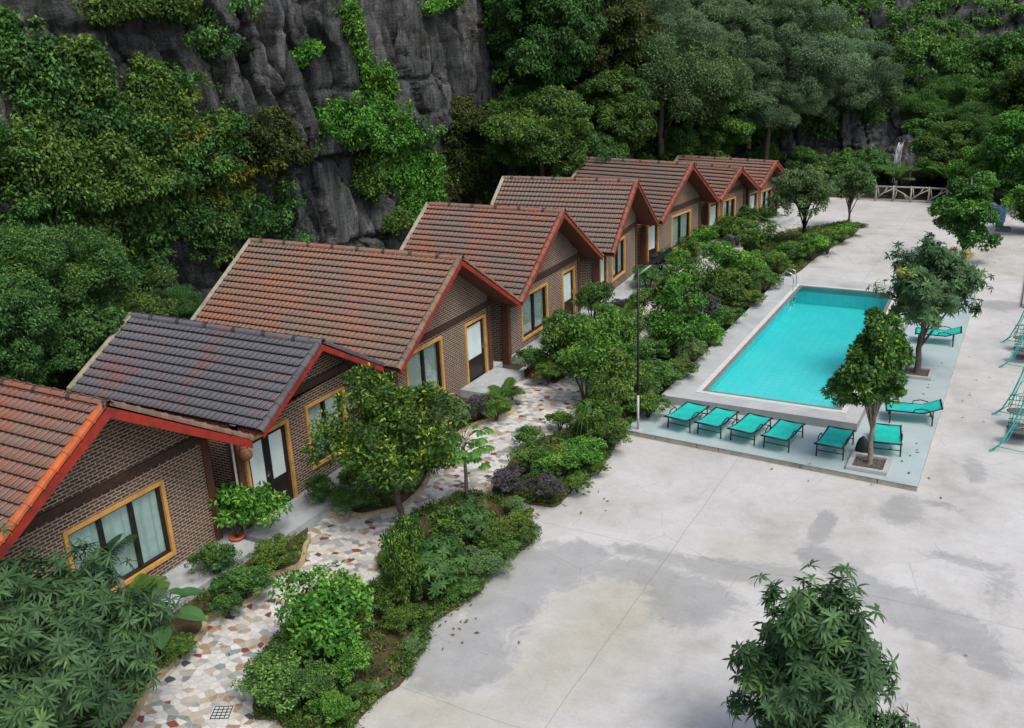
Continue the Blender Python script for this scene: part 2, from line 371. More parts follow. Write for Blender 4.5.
M['deck'] = plain('pale_blue_deck', (.36, .44, .45), .6, .07, 1.2, dirt=(.30, .38, .385))
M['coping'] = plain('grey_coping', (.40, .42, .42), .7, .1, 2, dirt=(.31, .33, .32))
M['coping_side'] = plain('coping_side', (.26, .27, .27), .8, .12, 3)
M['stripe'] = plain('brown_stripe', (.19, .16, .14), .7, .15, 6)
M['white_lip'] = plain('white_lip', (.55, .56, .54), .6, .08, 5)
M['edge_block'] = plain('edge_blocks', (.34, .32, .27), .85, .25, 2.5, dirt=(.2, .19, .16))

def rock_mat():
    t = NT('limestone'); v = t.tc(); vs = t.map(v, (1, 1, .16))
    a = t.noise(vs, .9, 8, .68, .6); b = t.noise(vs, 5.0, 8, .75, .2); h = t.noise(t.map(v, (.3, .3, 2.2)), 1.3, 6, .65); f = t.noise(v, 8, 6, .7)
    c = t.ramp(a, [(.34, (.022, .025, .028)), (.44, (.065, .072, .076)), (.54, (.125, .132, .136)), (.66, (.26, .26, .255))])
    c = t.mix(t.ramp(b, [(.55, (0, 0, 0)), (.72, (.8, .8, .8))]), c, (.24, .235, .225))
    c = t.mix(t.ramp(b, [(.34, (1, 1, 1)), (.46, (0, 0, 0))]), c, (.012, .013, .014))
    c = t.mix(t.ramp(h, [(.56, (0, 0, 0)), (.68, (.6, .6, .6))]), c, (.07, .045, .03))
    c = t.mix(t.ramp(t.noise(v, .6, 6, .7), [(.54, (0, 0, 0)), (.66, (.7, .7, .7))]), c, (.035, .05, .02))
    hs_ = t.noise(t.map(v, (.6, .6, 5)), 2.0, 6, .7)
    c = t.mix(t.ramp(hs_, [(.33, (.5, .5, .5)), (.42, (0, 0, 0))]), c, (.03, .029, .028))
    t.bump(t.math('ADD', t.math('ADD', b, t.math('MULTIPLY', hs_, .45)), t.math('MULTIPLY', f, .8)), 1.0, .2); return t.fin(c, .8, .3)
M['rock'] = rock_mat()

# ------------------------------------------------------------------ ground, yard, path, beds
m = MB()
for a, b, c, d in ((-60,-20,60,26.6),(-60,26.6,-8.9,41),(-3.9,26.6,60,41),(-60,41,60,110)): m.face([(a,b,-.02),(c,b,-.02),(c,d,-.02),(a,d,-.02)])
tag(m.build('ground', M['dirt']), kind='structure')
def yard():
    xs = np.arange(-15.2, 8.01, .14); ys = np.arange(3, 63.1, .14)
    X, Y = np.meshgrid(xs, ys, indexing='ij'); n, m = X.shape
    keep = ~((Y > 41.3) & (X > .0)) & ~((X > -9.1) & (X < -3.95) & (Y > 26.6) & (Y < 40.9))
    st = np.zeros_like(X); wm = np.zeros_like(X)
    def blob(px, py, rx, ry, rot=0, s=1.0, arr=None):
        nonlocal st, wm
        c = at(px, py); dx = X-c.x; dy = Y-c.y; a = R(rot); u = (dx*math.cos(a)+dy*math.sin(a))/rx; v = (-dx*math.sin(a)+dy*math.cos(a))/ry
        g = np.clip(1.25-.75*np.sqrt(u*u+v*v), 0, 1)*s
        if arr == 'w': wm = np.maximum(wm, g)
        else: st = np.maximum(st, g)
    blob(455, 655, 1.15, 1.15); blob(430, 625, .5, .9); blob(505, 585, 1.0, 1.9, 20); blob(560, 565, .9, 1.3, -20)
    blob(650, 575, 1.9, .55, 0, .85); blob(690, 600, 1.0, 1.0, 30, .95); blob(655, 555, 1.5, .35, 0, .7)
    blob(745, 572, 1.7, .5, 10, .9); blob(822, 527, .26, .95, 0, 1); blob(818, 557, .5, .5, 0, .95); blob(868, 590, 1.3, .55, -35, .95); blob(930, 620, 1.6, .75, -25, .95); blob(985, 660, .9, .35, -35, .85)
    blob(902, 510, .5, .85, 0, .9); blob(940, 505, .9, .3, -5, .6); blob(975, 470, .35, .9, 10, .75); blob(1003, 306, .9, .8, 0, .9)
    blob(960, 560, 1.2, .4, 0, .62); blob(900, 700, 1.2, .5, 0, .5); blob(1000, 590, .6, 1.6, 0, .55)
    blob(610, 620, 1.0, 1.9, 0, 1, 'w'); blob(560, 660, .8, 1.4, 0, .8, 'w'); blob(430, 710, 1.6, .7, 0, .8, 'w'); blob(740, 560, .7, 1, 0, .6, 'w'); blob(1000, 250, 1, 5, 0, .4, 'w')
    idx = np.arange(n*m).reshape(n, m); k = keep[:-1, :-1] & keep[1:, 1:]
    F = np.stack([idx[:-1, :-1], idx[1:, :-1], idx[1:, 1:], idx[:-1, 1:]], -1)[k]
    V = np.stack([X, Y, fbm(X*.3, Y*.3, 5)*.012], -1).reshape(-1, 3)
    me = fast_mesh('yard', V, np.full(len(F), 4), F.ravel(), M['yard'], smooth=True)
    # unused grid vertices stay harmless but are removed
    bm = bmesh.new(); bm.from_mesh(me); bmesh.ops.delete(bm, geom=[q for q in bm.verts if not q.link_faces], context='VERTS'); bm.to_mesh(me); bm.free()
    for nm, arr in (('stain', st), ('warm', wm)):
        a = me.attributes.new(nm, 'FLOAT', 'POINT'); va = arr.ravel()
        co = np.zeros(len(me.vertices)*3, np.float32); me.vertices.foreach_get('co', co); co = co.reshape(-1, 3)
        ii = np.clip(np.round((co[:, 0]-xs[0])/.14).astype(int), 0, n-1); jj = np.clip(np.round((co[:, 1]-ys[0])/.14).astype(int), 0, m-1)
        a.data.foreach_set('value', arr[ii, jj].astype(np.float32))
    tag(link('yard', me), kind='structure')
yard()
P1 = [(-12.78,6.2),(-12.9,8.4),(-13.5,9.66),(-13.78,10.9),(-13.88,11.4),(-14.12,11.69),(-14.12,12.06),(-13.99,12.4),(-13.85,12.8),(-14.0,13.23),(-14.08,13.6),(-13.84,13.98),(-13.78,14.33),(-14.1,14.8),(-14.3,15.2)]
sheet('path', [(-15.0,5.5),(-10.6,5.5),(-10.4,9.9),(-9.75,12),(-9.85,16),(-9.75,17.6),(-9.9,18.6),(-9.95,19.3),(-10.2,24),(-10.1,42),(-9.9,50),(-10.2,53.5),(-11.4,54.2),(-12.9,57),(-15,57)], .022, M['path'], kind='structure')
def bed(name, pts, z=.09, closed=True):
    sm = smooth_loop([(p[0], p[1], 0) for p in pts], True, 5)
    r_ = random.Random(len(pts)); sheet(name, [(p.x+r_.uniform(-.015,.015), p.y+r_.uniform(-.015,.015)) for p in sm], z, M['soil'], skirt=z, kind='structure'); return sm
def kerb(pts, wd=.1, h=.12):
    m = MB(); pts = [Vector((p[0], p[1], 0)) for p in pts]
    for i in range(len(pts)-1):
        a, b = pts[i], pts[i+1]; 
        def nn(j):
            d = (pts[min(j+1, len(pts)-1)]-pts[max(j-1, 0)]).normalized(); return Vector((d.y, -d.x, 0))
        na, nb = nn(i)*wd, nn(i+1)*wd; u = Vector((0, 0, h))
        m.face([a+u, a+na+u, b+nb+u, b+u][::-1]); m.face([a+na+u, a+na, b+nb, b+nb+u][::-1]); m.face([a, a+u, b+u, b][::-1])
    tag(m.build('path_kerb', M['kerb']), kind='structure')
B1 = P1+[(-15.2,15.2),(-15.2,6.2)]
bed('planter_soil', B1); kerb(smooth_loop([(p[0], p[1], 0) for p in P1], False, 5))
B2 = [(-14.6,16.9),(-13.9,16.72),(-13.5,17.13),(-13.2,17.6),(-13.3,18.6),(-13.7,19.6),(-14.2,20.5),(-14.31,22.0),(-13.95,23.3),(-13.56,24.0),(-13.9,24.4),(-14.9,24.4),(-14.95,17)]
B3 = [(-14.1,27.3),(-13.5,26.9),(-13.4,27.6),(-13.55,29.5),(-13.6,31.1),(-13.9,34),(-14.16,36.5),(-14.4,40),(-14.45,42.6),(-13.8,47),(-13.3,50),(-12.9,54),(-12.6,56),(-13.6,56),(-14.2,51),(-15,45),(-15,34),(-14.9,27.5)]
BA = [(-11.09,9.93),(-10.74,10.04),(-10.43,10.1),(-9.9,9.6),(-9.24,9.6),(-9.4,10.73),(-9.39,11.36),(-9.27,11.85),(-9.45,12.34),(-9.46,12.92),(-9.77,13.53),(-9.67,14.11),(-9.48,15.22),(-9.8,15.99),(-9.57,16.51),(-9.4,17.36),(-9.62,17.9),(-10.36,18.6),(-11.12,18.93),(-11.9,18.8),(-12.35,18.08),(-12.6,17.07),(-12.3,15.73),(-11.6,14.4),(-11.88,13.7),(-12.3,13.0),(-12.3,12.1),(-12.05,11.16),(-11.46,10.3)]
BB = [(-11.5,19.24),(-10.81,19.0),(-9.93,19.05),(-9.63,19.25),(-9.65,20.07),(-9.58,20.73),(-9.55,22.02),(-9.8,22.69),(-9.77,23.3),(-9.8,24.1),(-9.8,26.8),(-9.55,41.6),(-9.3,44),(-9.1,47.5),(-8.6,51.2),(-8.4,53.6),(-9.18,55.3),(-10.14,53.84),(-11.4,52.3),(-12.2,50.4),(-12.6,46.8),(-12.7,42),(-12.6,36.9),(-12.2,31.6),(-12.3,28.5),(-12.0,26.34),(-11.3,23.9),(-11.2,23.3),(-11.77,22.7),(-11.95,21.4),(-11.75,20.2)]
beds = [B1, B2, B3, BA, BB]
for b_ in (B2, B3, BA, BB): bed('planter_soil', b_)
sb2 = smooth_loop([(p[0], p[1], 0) for p in B2[:11]], False, 4); kerb(sb2[3:])
sheet('verge_grass', [(.05,41.5),(1.5,41.5),(1.5,66.4),(.05,66.4)], .03, plain('verge_green', (.05,.09,.02), .9, .5, 4), kind='structure')
m = MB(); m.box((-.1, 41.3, 0), (.06, 66.3, .14)); tag(m.build('kerb', M['edge_block']), kind='structure')

# ------------------------------------------------------------------ terrace and pool
def terrace():
    m = MB(); a, b, c, d = (-9.76,23.95,.15), (-1.78,23.48,.15), (-1.78,42.0,.15), (-9.76,42.0,.15)
    m.face([a, b, (-1.78,26.5,.15), (-9.76,26.5,.15)]); m.face([(-3.9,26.5,.15), (-1.78,26.5,.15), c, (-3.9,42,.15)])
    o = m.build('pool_terrace', M['deck']); tag(o, kind='structure')
    m = MB(); n = 0; x = -9.76; r_ = random.Random(4)
    while x < -1.8:                                   # course of edge blocks under the slab
        L = r_.uniform(.5, 2.4); x2 = min(x+L, -1.78); f = lambda q: 23.95+(q+9.76)/7.98*(-.47)
        j = r_.uniform(0, .012)
        m.prism([(x+.01, f(x)+.02+j, 0), (x2-.01, f(x2)+.02+j, 0), (x2-.01, f(x2)+.3, 0), (x+.01, f(x)+.3, 0)], (0, 0, .143)); x = x2
    m.box((-2.1, 23.8, 0), (-1.79, 42, .144)); m.box((-9.75, 24.2, 0), (-9.4, 26.4, .144))
    m.build('edge_blocks', M['edge_block'], o)
terrace()
def pool():
    root = empty('swimming_pool', (-6.4, 33.6, 0), 0, 'rectangular turquoise swimming pool with raised grey coping beside the loungers', 'swimming pool')
    loc = Vector((-6.4, 33.6, 0)); inv = Matrix.Translation(-loc)
    O = [(-9.5,26.28),(-3.72,26.28),(-3.72,41.5),(-9.5,41.5)]; I = [(-8.62,26.9),(-4.12,26.9),(-4.5,40.4),(-8.62,40.4)]
    def shift(m): m.v = [tuple(inv @ Vector(p)) for p in m.v]
    def ring(a, b, z, mat, name, skirt=0, mats=None):
        m = MB()
        for i in range(4):
            j = (i+1) % 4; m.face([(*a[i], z), (*a[j], z), (*b[j], z), (*b[i], z)])
            if skirt: m.face([(*a[i], z), (*a[i], z-skirt), (*a[j], z-skirt), (*a[j], z)], mi=1)
            if skirt: m.face([(*b[i], z), (*b[j], z), (*b[j], z-.3), (*b[i], z-.3)])
        shift(m); return m.build(name, mats or mat, root)
    def ins(P, d): cx = sum(p[0] for p in P)/4; cy = sum(p[1] for p in P)/4; return [(p[0]-math.copysign(d, p[0]-cx), p[1]-math.copysign(d, p[1]-cy)) for p in P]
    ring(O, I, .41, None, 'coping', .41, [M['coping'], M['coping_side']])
    ring(ins(I, -.3), ins(I, -.17), .415, M['stripe'], 'border_stripe'); ring(ins(I, -.17), ins(I, -.0), .42, M['white_lip'], 'coping_lip')
    z0, z1 = -.15, -.42; m = MB(); fl = [(*I[0], z0), (*I[1], z0), (*I[2], z1), (*I[3], z1)]
    m.face(fl)
    for i in range(4): j = (i+1) % 4; m.face([(*I[i], .105), fl[i], fl[j], (*I[j], .105)])
    shift(m); m.build('basin', M['basin'], root)
    J = ins(I, .004); b = [(*J[0], z0+.003), (*J[1], z0+.003), (*J[2], z1+.003), (*J[3], z1+.003)]; t_ = [(*q, .36) for q in J]; m = MB(); m.face(t_); m.face(b[::-1])
    for i in range(4): j = (i+1) % 4; m.face([t_[i], b[i], b[j], t_[j]])
    shift(m); w_ = m.build('water', M['water'], root); tag(w_, kind=None)
    # ladder at the back left corner
    m = MB()
    for y in (39.3, 39.85):
        m.tube([(-9.05,y,.45),(-9.05,y,.95),(-8.98,y,1.12),(-8.8,y,1.2),(-8.6,y,1.12),(-8.52,y,.9),(-8.52,y,-.3)], .022, 6)
    shift(m); lad = m.build('ladder', M['steel'], root); m = MB()
    for z in (.2, -.05): m.box((-8.56,39.3,z), (-8.46,39.85,z+.03))
    shift(m); m.build('ladder_step', M['steel'], lad)
pool()

# ------------------------------------------------------------------ houses
TW = .175
def roof_mesh(L, side_w, za, ze, x1, base_t=.035):
    """one slope: ridge at local y=0,z=za runs from x=x1 back by L; eave at y=+side_w (signed), z=ze"""
    sgn = math.copysign(1, side_w); run = abs(side_w); H_ = za-ze; S = math.hypot(run, H_); nc = max(4, round(S/.262))
    # surface normal and down-slope direction
    dn = np.array([0, sgn*run/S, -H_/S]); nm = np.array([0, sgn*H_/S, run/S])
    nt_ = round(L/TW); per = 6; xs = np.linspace(0, L, nt_*per+1); fx = (np.arange(nt_*per+1) % per)/per
    prof = .026*np.where(fx < .5, np.sin(fx*2*np.pi), .25*np.sin((fx-.5)*2*np.pi))
    V = []; F = []; UV = []
    for k in range(nc):
        s0, s1 = S*k/nc, S*(k+1)/nc
        for j, (s, h) in enumerate(((s0, .012), (s1, .075), (s1, .0))):
            pr = prof if j < 2 else prof*0
            P = np.array([x1, 0, za])+np.outer(np.full(len(xs), s), dn)+np.outer(h+pr, nm); P[:, 0] -= xs; V.append(P)
    V = np.concatenate(V); n = len(xs); idx = []; uvs = []
    u = xs/TW
    for k in range(nc):
        b = k*3*n
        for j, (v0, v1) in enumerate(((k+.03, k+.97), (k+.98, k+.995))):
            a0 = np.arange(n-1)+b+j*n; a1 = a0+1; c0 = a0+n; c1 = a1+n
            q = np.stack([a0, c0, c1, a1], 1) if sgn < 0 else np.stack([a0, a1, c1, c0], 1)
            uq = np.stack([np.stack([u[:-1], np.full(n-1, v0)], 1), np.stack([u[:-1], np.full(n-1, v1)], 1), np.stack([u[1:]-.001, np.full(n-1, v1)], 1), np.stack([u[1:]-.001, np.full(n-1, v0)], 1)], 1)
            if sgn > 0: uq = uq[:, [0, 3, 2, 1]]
            idx.append(q); uvs.append(uq)
    return V, np.concatenate(idx), np.concatenate(uvs)[:, :, :]*[1, 1]+[0, 0 if sgn < 0 else 40]

def cap_run(m, a, b, r, seg=.32, mi=0):
    a, b = Vector(a), Vector(b); d = (b-a); L = d.length; d.normalize(); n = max(1, round(L/seg)); up = Vector((0, 0, 1)); sd = d.cross(up).normalized(); up = sd.cross(d)
    for i in range(n):
        p = a+d*(L*i/n); q = a+d*(L*(i+1)/n+.03); base = len(m.v); K = 7
        for c, rr in ((p, r*.92), (p+d*.02, r*.92), (q-d*.05, r), (q-d*.045, r*1.13), (q, r*1.13), (q, r*.8)):
            for j in range(K):
                t = math.pi*j/(K-1)*1.1-.157; m.v.append(tuple(c+sd*math.cos(t)*rr+up*math.sin(t)*rr))
        for k in range(5):
            for j in range(K-1):
                if mi: m.mi[len(m.f)] = mi
                m.f.append((base+k*K+j, base+k*K+j+1, base+(k+1)*K+j+1, base+(k+1)*K+j))

def window(parent, y0, y1, z0, z1, panes, mats):
    fr = MB(); t = .09
    fr.box((-.03, y0, z0), (.045, y0+t, z1)); fr.box((-.03, y1-t, z0), (.045, y1, z1)); fr.box((-.03, y0+t, z0), (.05, y1-t, z0+t)); fr.box((-.03, y0+t, z1-t), (.045, y1-t, z1))
    o = fr.build('window', M['yellow'], parent)
    a, b, c, d = y0+t, y1-t, z0+t, z1-t; f = MB(); w_ = .055
    f.box((-.11, a, c), (-.02, a+w_, d)); f.box((-.11, b-w_, c), (-.02, b, d)); f.box((-.11, a+w_, c), (-.02, b-w_, c+w_)); f.box((-.11, a+w_, d-w_), (-.02, b-w_, d))
    for i in range(1, panes): y = a+(b-a)*i/panes; f.box((-.11, y-w_*.75, c+w_), (-.015, y+w_*.75, d-w_))
    f.build('window_frame', M['frame_dark'], o)
    g = MB(); g.box((-.07, a+w_, c+w_), (-.064, b-w_, d-w_)); g.build('pane', M['glass'], o)
    cu = MB(); n = int((b-a)/.025); r_ = random.Random(int(y0*100)); ph = r_.random()*6
    pts = [(-.145+.022*math.sin(i*.62+ph+.8*math.sin(i*.21)), a+(b-a)*i/n) for i in range(n+1)]
    for i in range(n): cu.face([(pts[i][0], pts[i][1], c), (pts[i+1][0], pts[i+1][1], c), (pts[i+1][0], pts[i+1][1], d), (pts[i][0], pts[i][1], d)], smooth=True)
    cu.build('curtain', M[mats], o)

def door(parent, y0, y1, z0, z1, leaves):
    fr = MB(); t = .09
    fr.box((-.03, y0, z0), (.045, y0+t, z1)); fr.box((-.03, y1-t, z0), (.045, y1, z1)); fr.box((-.03, y0+t, z1-t), (.045, y1-t, z1))
    o = fr.build('door', M['yellow'], parent); a, b, c, d = y0+t, y1-t, z0, z1-t
    lf = MB(); gl = MB(); W_ = (b-a)/leaves; zm = z0+(z1-z0)*(.36)
    for i in range(leaves):
        p, q = a+W_*i+.004, a+W_*(i+1)-.004; s = .11
        lf.box((-.1, p, c), (-.04, p+s, d)); lf.box((-.1, q-s, c), (-.04, q, d)); lf.box((-.1, p+s, c), (-.045, q-s, zm)); lf.box((-.1, p+s, d-s), (-.04, q-s, d))
        lf.box((-.05, p+s+.05, c+.12), (-.035, q-s-.05, zm-.1)); gl.box((-.075, p+s, zm), (-.066, q-s, d-s))
    lf.build('door_leaf', M['frame_dark'], o); gl.build('pane', M['frosted'], o)
    h = MB(); hy = b-.06 if leaves == 1 else (a+b)/2-.05; h.box((-.04, hy-.02, z0+.9), (-.02, hy+.02, z0+1.08)); h.tube([(-.02, hy, z0+1.0), (.02, hy, z0+1.0), (.02, hy-.1, z0+1.0)], .01, 5); h.build('handle', M['steel'], o)

def house(X, yc, rz, wl, wr, za, ze, over, L, wy0, wy1, wins, doors, tile, board, cap_l, cap_r, label, porch=(None, 1.05), lamp=None, beam='dark_wood', recess=True):
    root = empty('holiday_house', (X, yc, 0), rz, label, 'house', 'row of gabled brick holiday houses')
    D = L-over-.25                                     # depth of the walls
    slope = lambda y: (za-(za-ze)*(abs(y)/(wl if y < 0 else wr)))-.1
    zb = ze-.02
    # front wall round its openings
    m = MB(); ops = sorted([(a, b, c, d) for a, b, c, d, _ in wins]+[(a, b, c, d) for a, b, c, d, _ in doors]); y = wy0; T = .18; zt = ze+.02
    for a, b, c, d in ops:
        a += .02; b -= .02; d -= .02
        if a > y: m.box((-T, y, 0), (0, a, zt))
        if c > .3: m.box((-T, a, 0), (0, b, c+.02))
        m.box((-T, a, d), (0, b, zt)); y = b
    if wy1 > y: m.box((-T, y, 0), (0, wy1, zt))
    m.prism([(0, wy0, zt+.002), (0, wy1, zt+.002), (0, wy1, slope(wy1)), (0, 0, slope(0)), (0, wy0, slope(wy0))], (-T, 0, 0))
    # side and back walls
    m.box((-D, wy0, 0), (-T-.002, wy0+T, slope(wy0)-.03)); m.box((-D, wy1-T, 0), (-T-.002, wy1, slope(wy1)-.03))
    m.prism([(-D, wy0+T+.002, 0), (-D, wy1-T-.002, 0), (-D, wy1-T-.002, slope(wy1)), (-D, 0, slope(0)), (-D, wy0+T+.002, slope(wy0))], (T, 0, 0))
    m.build('wall', M['brick'], root)
    if recess:
        m = MB(); m.box((-1.1, wy1+.004, 0), (-.95, wr+.4, slope(wr)-.12)); m.build('recess_wall', M['brown_paint'], root)
    m = MB(); z = ze+.12
    lo, hi = -wl*(za-z-.12)/(za-ze)+.02, wr*(za-z-.12)/(za-ze)-.02
    m.box((.003, max(wy0, lo), z-.1), (.06, min(wy1, hi), z+.1)); m.build('beam', M[beam], root)
    for y in (wy0, wy1):
        m = MB(); m.box((-.22, y-.1, 0), (.04, y+.1, min(zt, slope(y)-.02)+.0)); m.build('column', M['brown_paint'], root)
    for a, b, c, d, n in wins: window(root, a, b, c, d, n, 'curtain')
    for a, b, c, d, n in doors: door(root, a, b, c, d, n)
    p0, pw = porch; p0 = wy0-.3 if p0 is None else p0
    m = MB(); m.box((.005, p0, -.01), (pw, wy1+.25, .26)); m.box((-.95, wy1+.105, -.01), (.003, wy1+.8, .255)); m.build('porch', M['porch'], root)
    if lamp is not None:
        m = MB(); m.lathe([(.005, .16), (.09, .13), (.15, .05), (.16, -.03), (.13, -.09), (.08, -.13)], 12, (.17, lamp, 2.18)); m.box((0.003, lamp-.03, 2.28), (.18, lamp+.03, 2.34)); m.build('wall_lamp', M['rattan'], root)
    # roof
    Vs = []; Fs = []; Us = []; nb = 0
    for sw in (-wl, wr):
        V, F, U = roof_mesh(L, sw, za, ze, over); Vs.append(V); Fs.append(F+nb); Us.append(U); nb += len(V)
    V = np.concatenate(Vs); F = np.concatenate(Fs); U = np.concatenate(Us)
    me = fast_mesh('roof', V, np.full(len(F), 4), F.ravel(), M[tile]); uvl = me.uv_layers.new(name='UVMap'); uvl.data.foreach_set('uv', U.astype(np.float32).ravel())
    rf = link('roof', me, root)
    m = MB(); cap_run(m, (over-L, 0, za+.02), (over+.03, 0, za+.02), .11, .4); m.build('ridge_cap', M[tile], rf)
    for sw, mt in ((-wl, cap_l), (wr, cap_r)):
        k = math.copysign(1, sw); q = (0, sw, ze-za)
        m = MB(); cap_run(m, (over-.06, k*.04, za+.015), (over-.06, sw, ze+.02), .095, .36); m.build('rake_cap', M[mt], rf)
        # barge board under the caps
        m = MB(); n_ = Vector((0, 0, 1)); hh = .2 if board == 'red_board' and X < -15.9 else .14
        m.prism([(over-.02, 0, za-.02), (over-.02, sw, ze-.02), (over-.02, sw, ze-.02-hh), (over-.02, 0, za-.02-hh*1.15)][::int(-k)], (.035, 0, 0)); m.build('barge_board', M[board], rf)
        m = MB(); m.prism([(.0, 0, za-.06), (.0, sw*.995, ze-.06), (.0, sw*.995, ze-.11), (.0, 0, za-.11)][::int(-k)], (over-.03, 0, 0)); m.build('soffit', M['soffit'], rf)
        m = MB(); m.prism([(over-L-.1, 0, za+.1), (over-L-.1, sw, ze+.1), (over-L-.1, sw, ze-.1), (over-L-.1, 0, za-.1)][::int(-k)], (.16, 0, 0)); m.build('verge', M['verge'], rf)
        m = MB(); m.prism([(over-L+.06, 0, za-.06), (over-L+.06, sw*.995, ze-.06), (over-L+.06, sw*.995, ze-.1), (over-L+.06, 0, za-.1)][::int(-k)], (L-over-.08, 0, 0)); m.build('roof_deck', M['soffit'], rf)
    return root
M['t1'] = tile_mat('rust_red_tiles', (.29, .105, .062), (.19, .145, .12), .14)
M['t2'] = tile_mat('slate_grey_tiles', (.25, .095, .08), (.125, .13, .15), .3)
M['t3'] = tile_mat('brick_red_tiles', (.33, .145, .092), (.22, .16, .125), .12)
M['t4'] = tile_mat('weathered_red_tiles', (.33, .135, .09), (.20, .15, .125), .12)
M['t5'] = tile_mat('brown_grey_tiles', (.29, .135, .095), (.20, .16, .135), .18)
M['cap_or'] = plain('orange_caps', (.42, .10, .025), .6, .25, 3, dirt=(.2, .09, .05))
M['cap_br'] = plain('brown_caps', (.20, .13, .09), .7, .3, 3, dirt=(.1, .08, .07))
M['cap_rd'] = plain('red_caps', (.24, .07, .045), .6, .3, 3, dirt=(.11, .075, .06))
M['cap_gr'] = plain('slate_caps', (.09, .085, .09), .7, .3, 3, dirt=(.05, .05, .05))
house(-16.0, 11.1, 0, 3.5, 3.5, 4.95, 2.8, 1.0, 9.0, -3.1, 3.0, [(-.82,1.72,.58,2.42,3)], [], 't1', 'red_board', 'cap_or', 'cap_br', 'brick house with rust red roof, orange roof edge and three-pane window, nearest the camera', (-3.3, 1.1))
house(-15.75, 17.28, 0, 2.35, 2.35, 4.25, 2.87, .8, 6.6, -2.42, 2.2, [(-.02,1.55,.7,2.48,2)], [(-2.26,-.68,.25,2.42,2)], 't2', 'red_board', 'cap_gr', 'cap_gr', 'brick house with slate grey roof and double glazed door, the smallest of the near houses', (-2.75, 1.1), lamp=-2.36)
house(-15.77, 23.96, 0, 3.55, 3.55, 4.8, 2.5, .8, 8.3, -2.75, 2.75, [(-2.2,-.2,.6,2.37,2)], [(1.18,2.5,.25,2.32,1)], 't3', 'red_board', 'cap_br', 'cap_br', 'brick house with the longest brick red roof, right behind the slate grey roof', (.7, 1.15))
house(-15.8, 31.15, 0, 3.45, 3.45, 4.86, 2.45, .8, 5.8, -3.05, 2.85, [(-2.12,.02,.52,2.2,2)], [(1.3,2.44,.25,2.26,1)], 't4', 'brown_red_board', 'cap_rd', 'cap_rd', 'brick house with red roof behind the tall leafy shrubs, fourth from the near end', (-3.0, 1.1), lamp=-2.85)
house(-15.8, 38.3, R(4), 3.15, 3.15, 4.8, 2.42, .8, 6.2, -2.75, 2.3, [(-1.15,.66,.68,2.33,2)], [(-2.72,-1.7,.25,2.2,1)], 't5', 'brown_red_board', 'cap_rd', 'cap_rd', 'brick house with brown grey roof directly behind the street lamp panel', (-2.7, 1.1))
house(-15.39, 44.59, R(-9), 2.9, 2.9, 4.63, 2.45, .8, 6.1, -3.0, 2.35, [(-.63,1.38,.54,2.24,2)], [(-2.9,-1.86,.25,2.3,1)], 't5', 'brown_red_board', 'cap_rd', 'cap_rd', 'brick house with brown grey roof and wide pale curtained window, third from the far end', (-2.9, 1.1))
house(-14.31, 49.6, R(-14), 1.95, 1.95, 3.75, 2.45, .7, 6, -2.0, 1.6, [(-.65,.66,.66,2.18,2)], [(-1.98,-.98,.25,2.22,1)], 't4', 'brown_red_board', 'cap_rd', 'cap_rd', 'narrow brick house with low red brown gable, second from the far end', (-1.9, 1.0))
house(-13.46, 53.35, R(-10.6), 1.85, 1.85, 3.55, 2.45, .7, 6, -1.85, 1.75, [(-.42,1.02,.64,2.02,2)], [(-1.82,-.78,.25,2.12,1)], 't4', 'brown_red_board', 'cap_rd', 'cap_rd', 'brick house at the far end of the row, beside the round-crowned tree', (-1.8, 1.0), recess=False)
h2 = bpy.data.objects['holiday_house.001']
m = MB(); m.tube([(.03, -2.62, 0), (.03, -2.62, 2.7)], .03, 8); m.build('drain_pipe', M['lamp_white'], h2)
m = MB(); m.box((1.1, -.9, .0), (1.62, 1.0, .13)); st_ = m.build('step', M['kerb'], h2); m = MB(); m.box((1.16, -.84, .125), (1.56, .94, .136)); m.build('mosaic_top', M['path'], st_)

# ------------------------------------------------------------------ cliff
CPL = [(-26.8,-15),(-26.9,0),(-27,20),(-27,40),(-26.8,52),(-25.5,60),(-21.5,66.5),(-15,69.3),(-7,70),(0,69.8),(7,68),(13,62),(17,54)]
_cp = np.array([tuple(p)[:2] for p in smooth_loop([(x, y, 0) for x, y in CPL], False, 12)]); _cs = np.concatenate([[0], np.cumsum(np.hypot(*np.diff(_cp, axis=0).T))])
_sF = float(_cs[np.argmin(np.hypot(_cp[:, 0]+14, _cp[:, 1]-69.4))])
CRK = []
for (xa, ya), (xb, yb), w_, d_, st_ in (((208,0),(277,104),.20,1.5,.35),((264,0),(307,112),.22,1.8,-.3),((218,48),(240,134),.16,1.2,.2),((240,0),(266,100),.1,.6,.1),((292,0),(345,104),.1,.7,.15),((462,0),(474,100),.2,1.7,.4),((498,0),(516,100),.24,1.8,.4),((440,0),(458,100),.14,1.0,-.2),((418,0),(424,100),.1,.7,.15),((290,150),(322,240),.12,.8,.2),((350,130),(392,225),.14,1.0,-.25),((318,130),(352,235),.08,.6,.1),((55,0),(95,110),.14,1.0,.3),((100,0),(118,70),.1,.7,-.2),((150,0),(205,105),.16,1.1,.3),((185,0),(214,60),.1,.7,.1),((150,250),(185,345),.14,.9,.25),((225,185),(262,260),.12,.8,-.2),((375,20),(392,90),.14,1.0,.2)):
    pa, pb = at_x(xa, ya, -26.3), at_x(xb, yb, -26.3); CRK.append((float(np.interp(pa.y, _cp[:200, 1], _cs[:200])), pa.z, float(np.interp(pb.y, _cp[:200, 1], _cs[:200])), pb.z, w_, d_, st_))
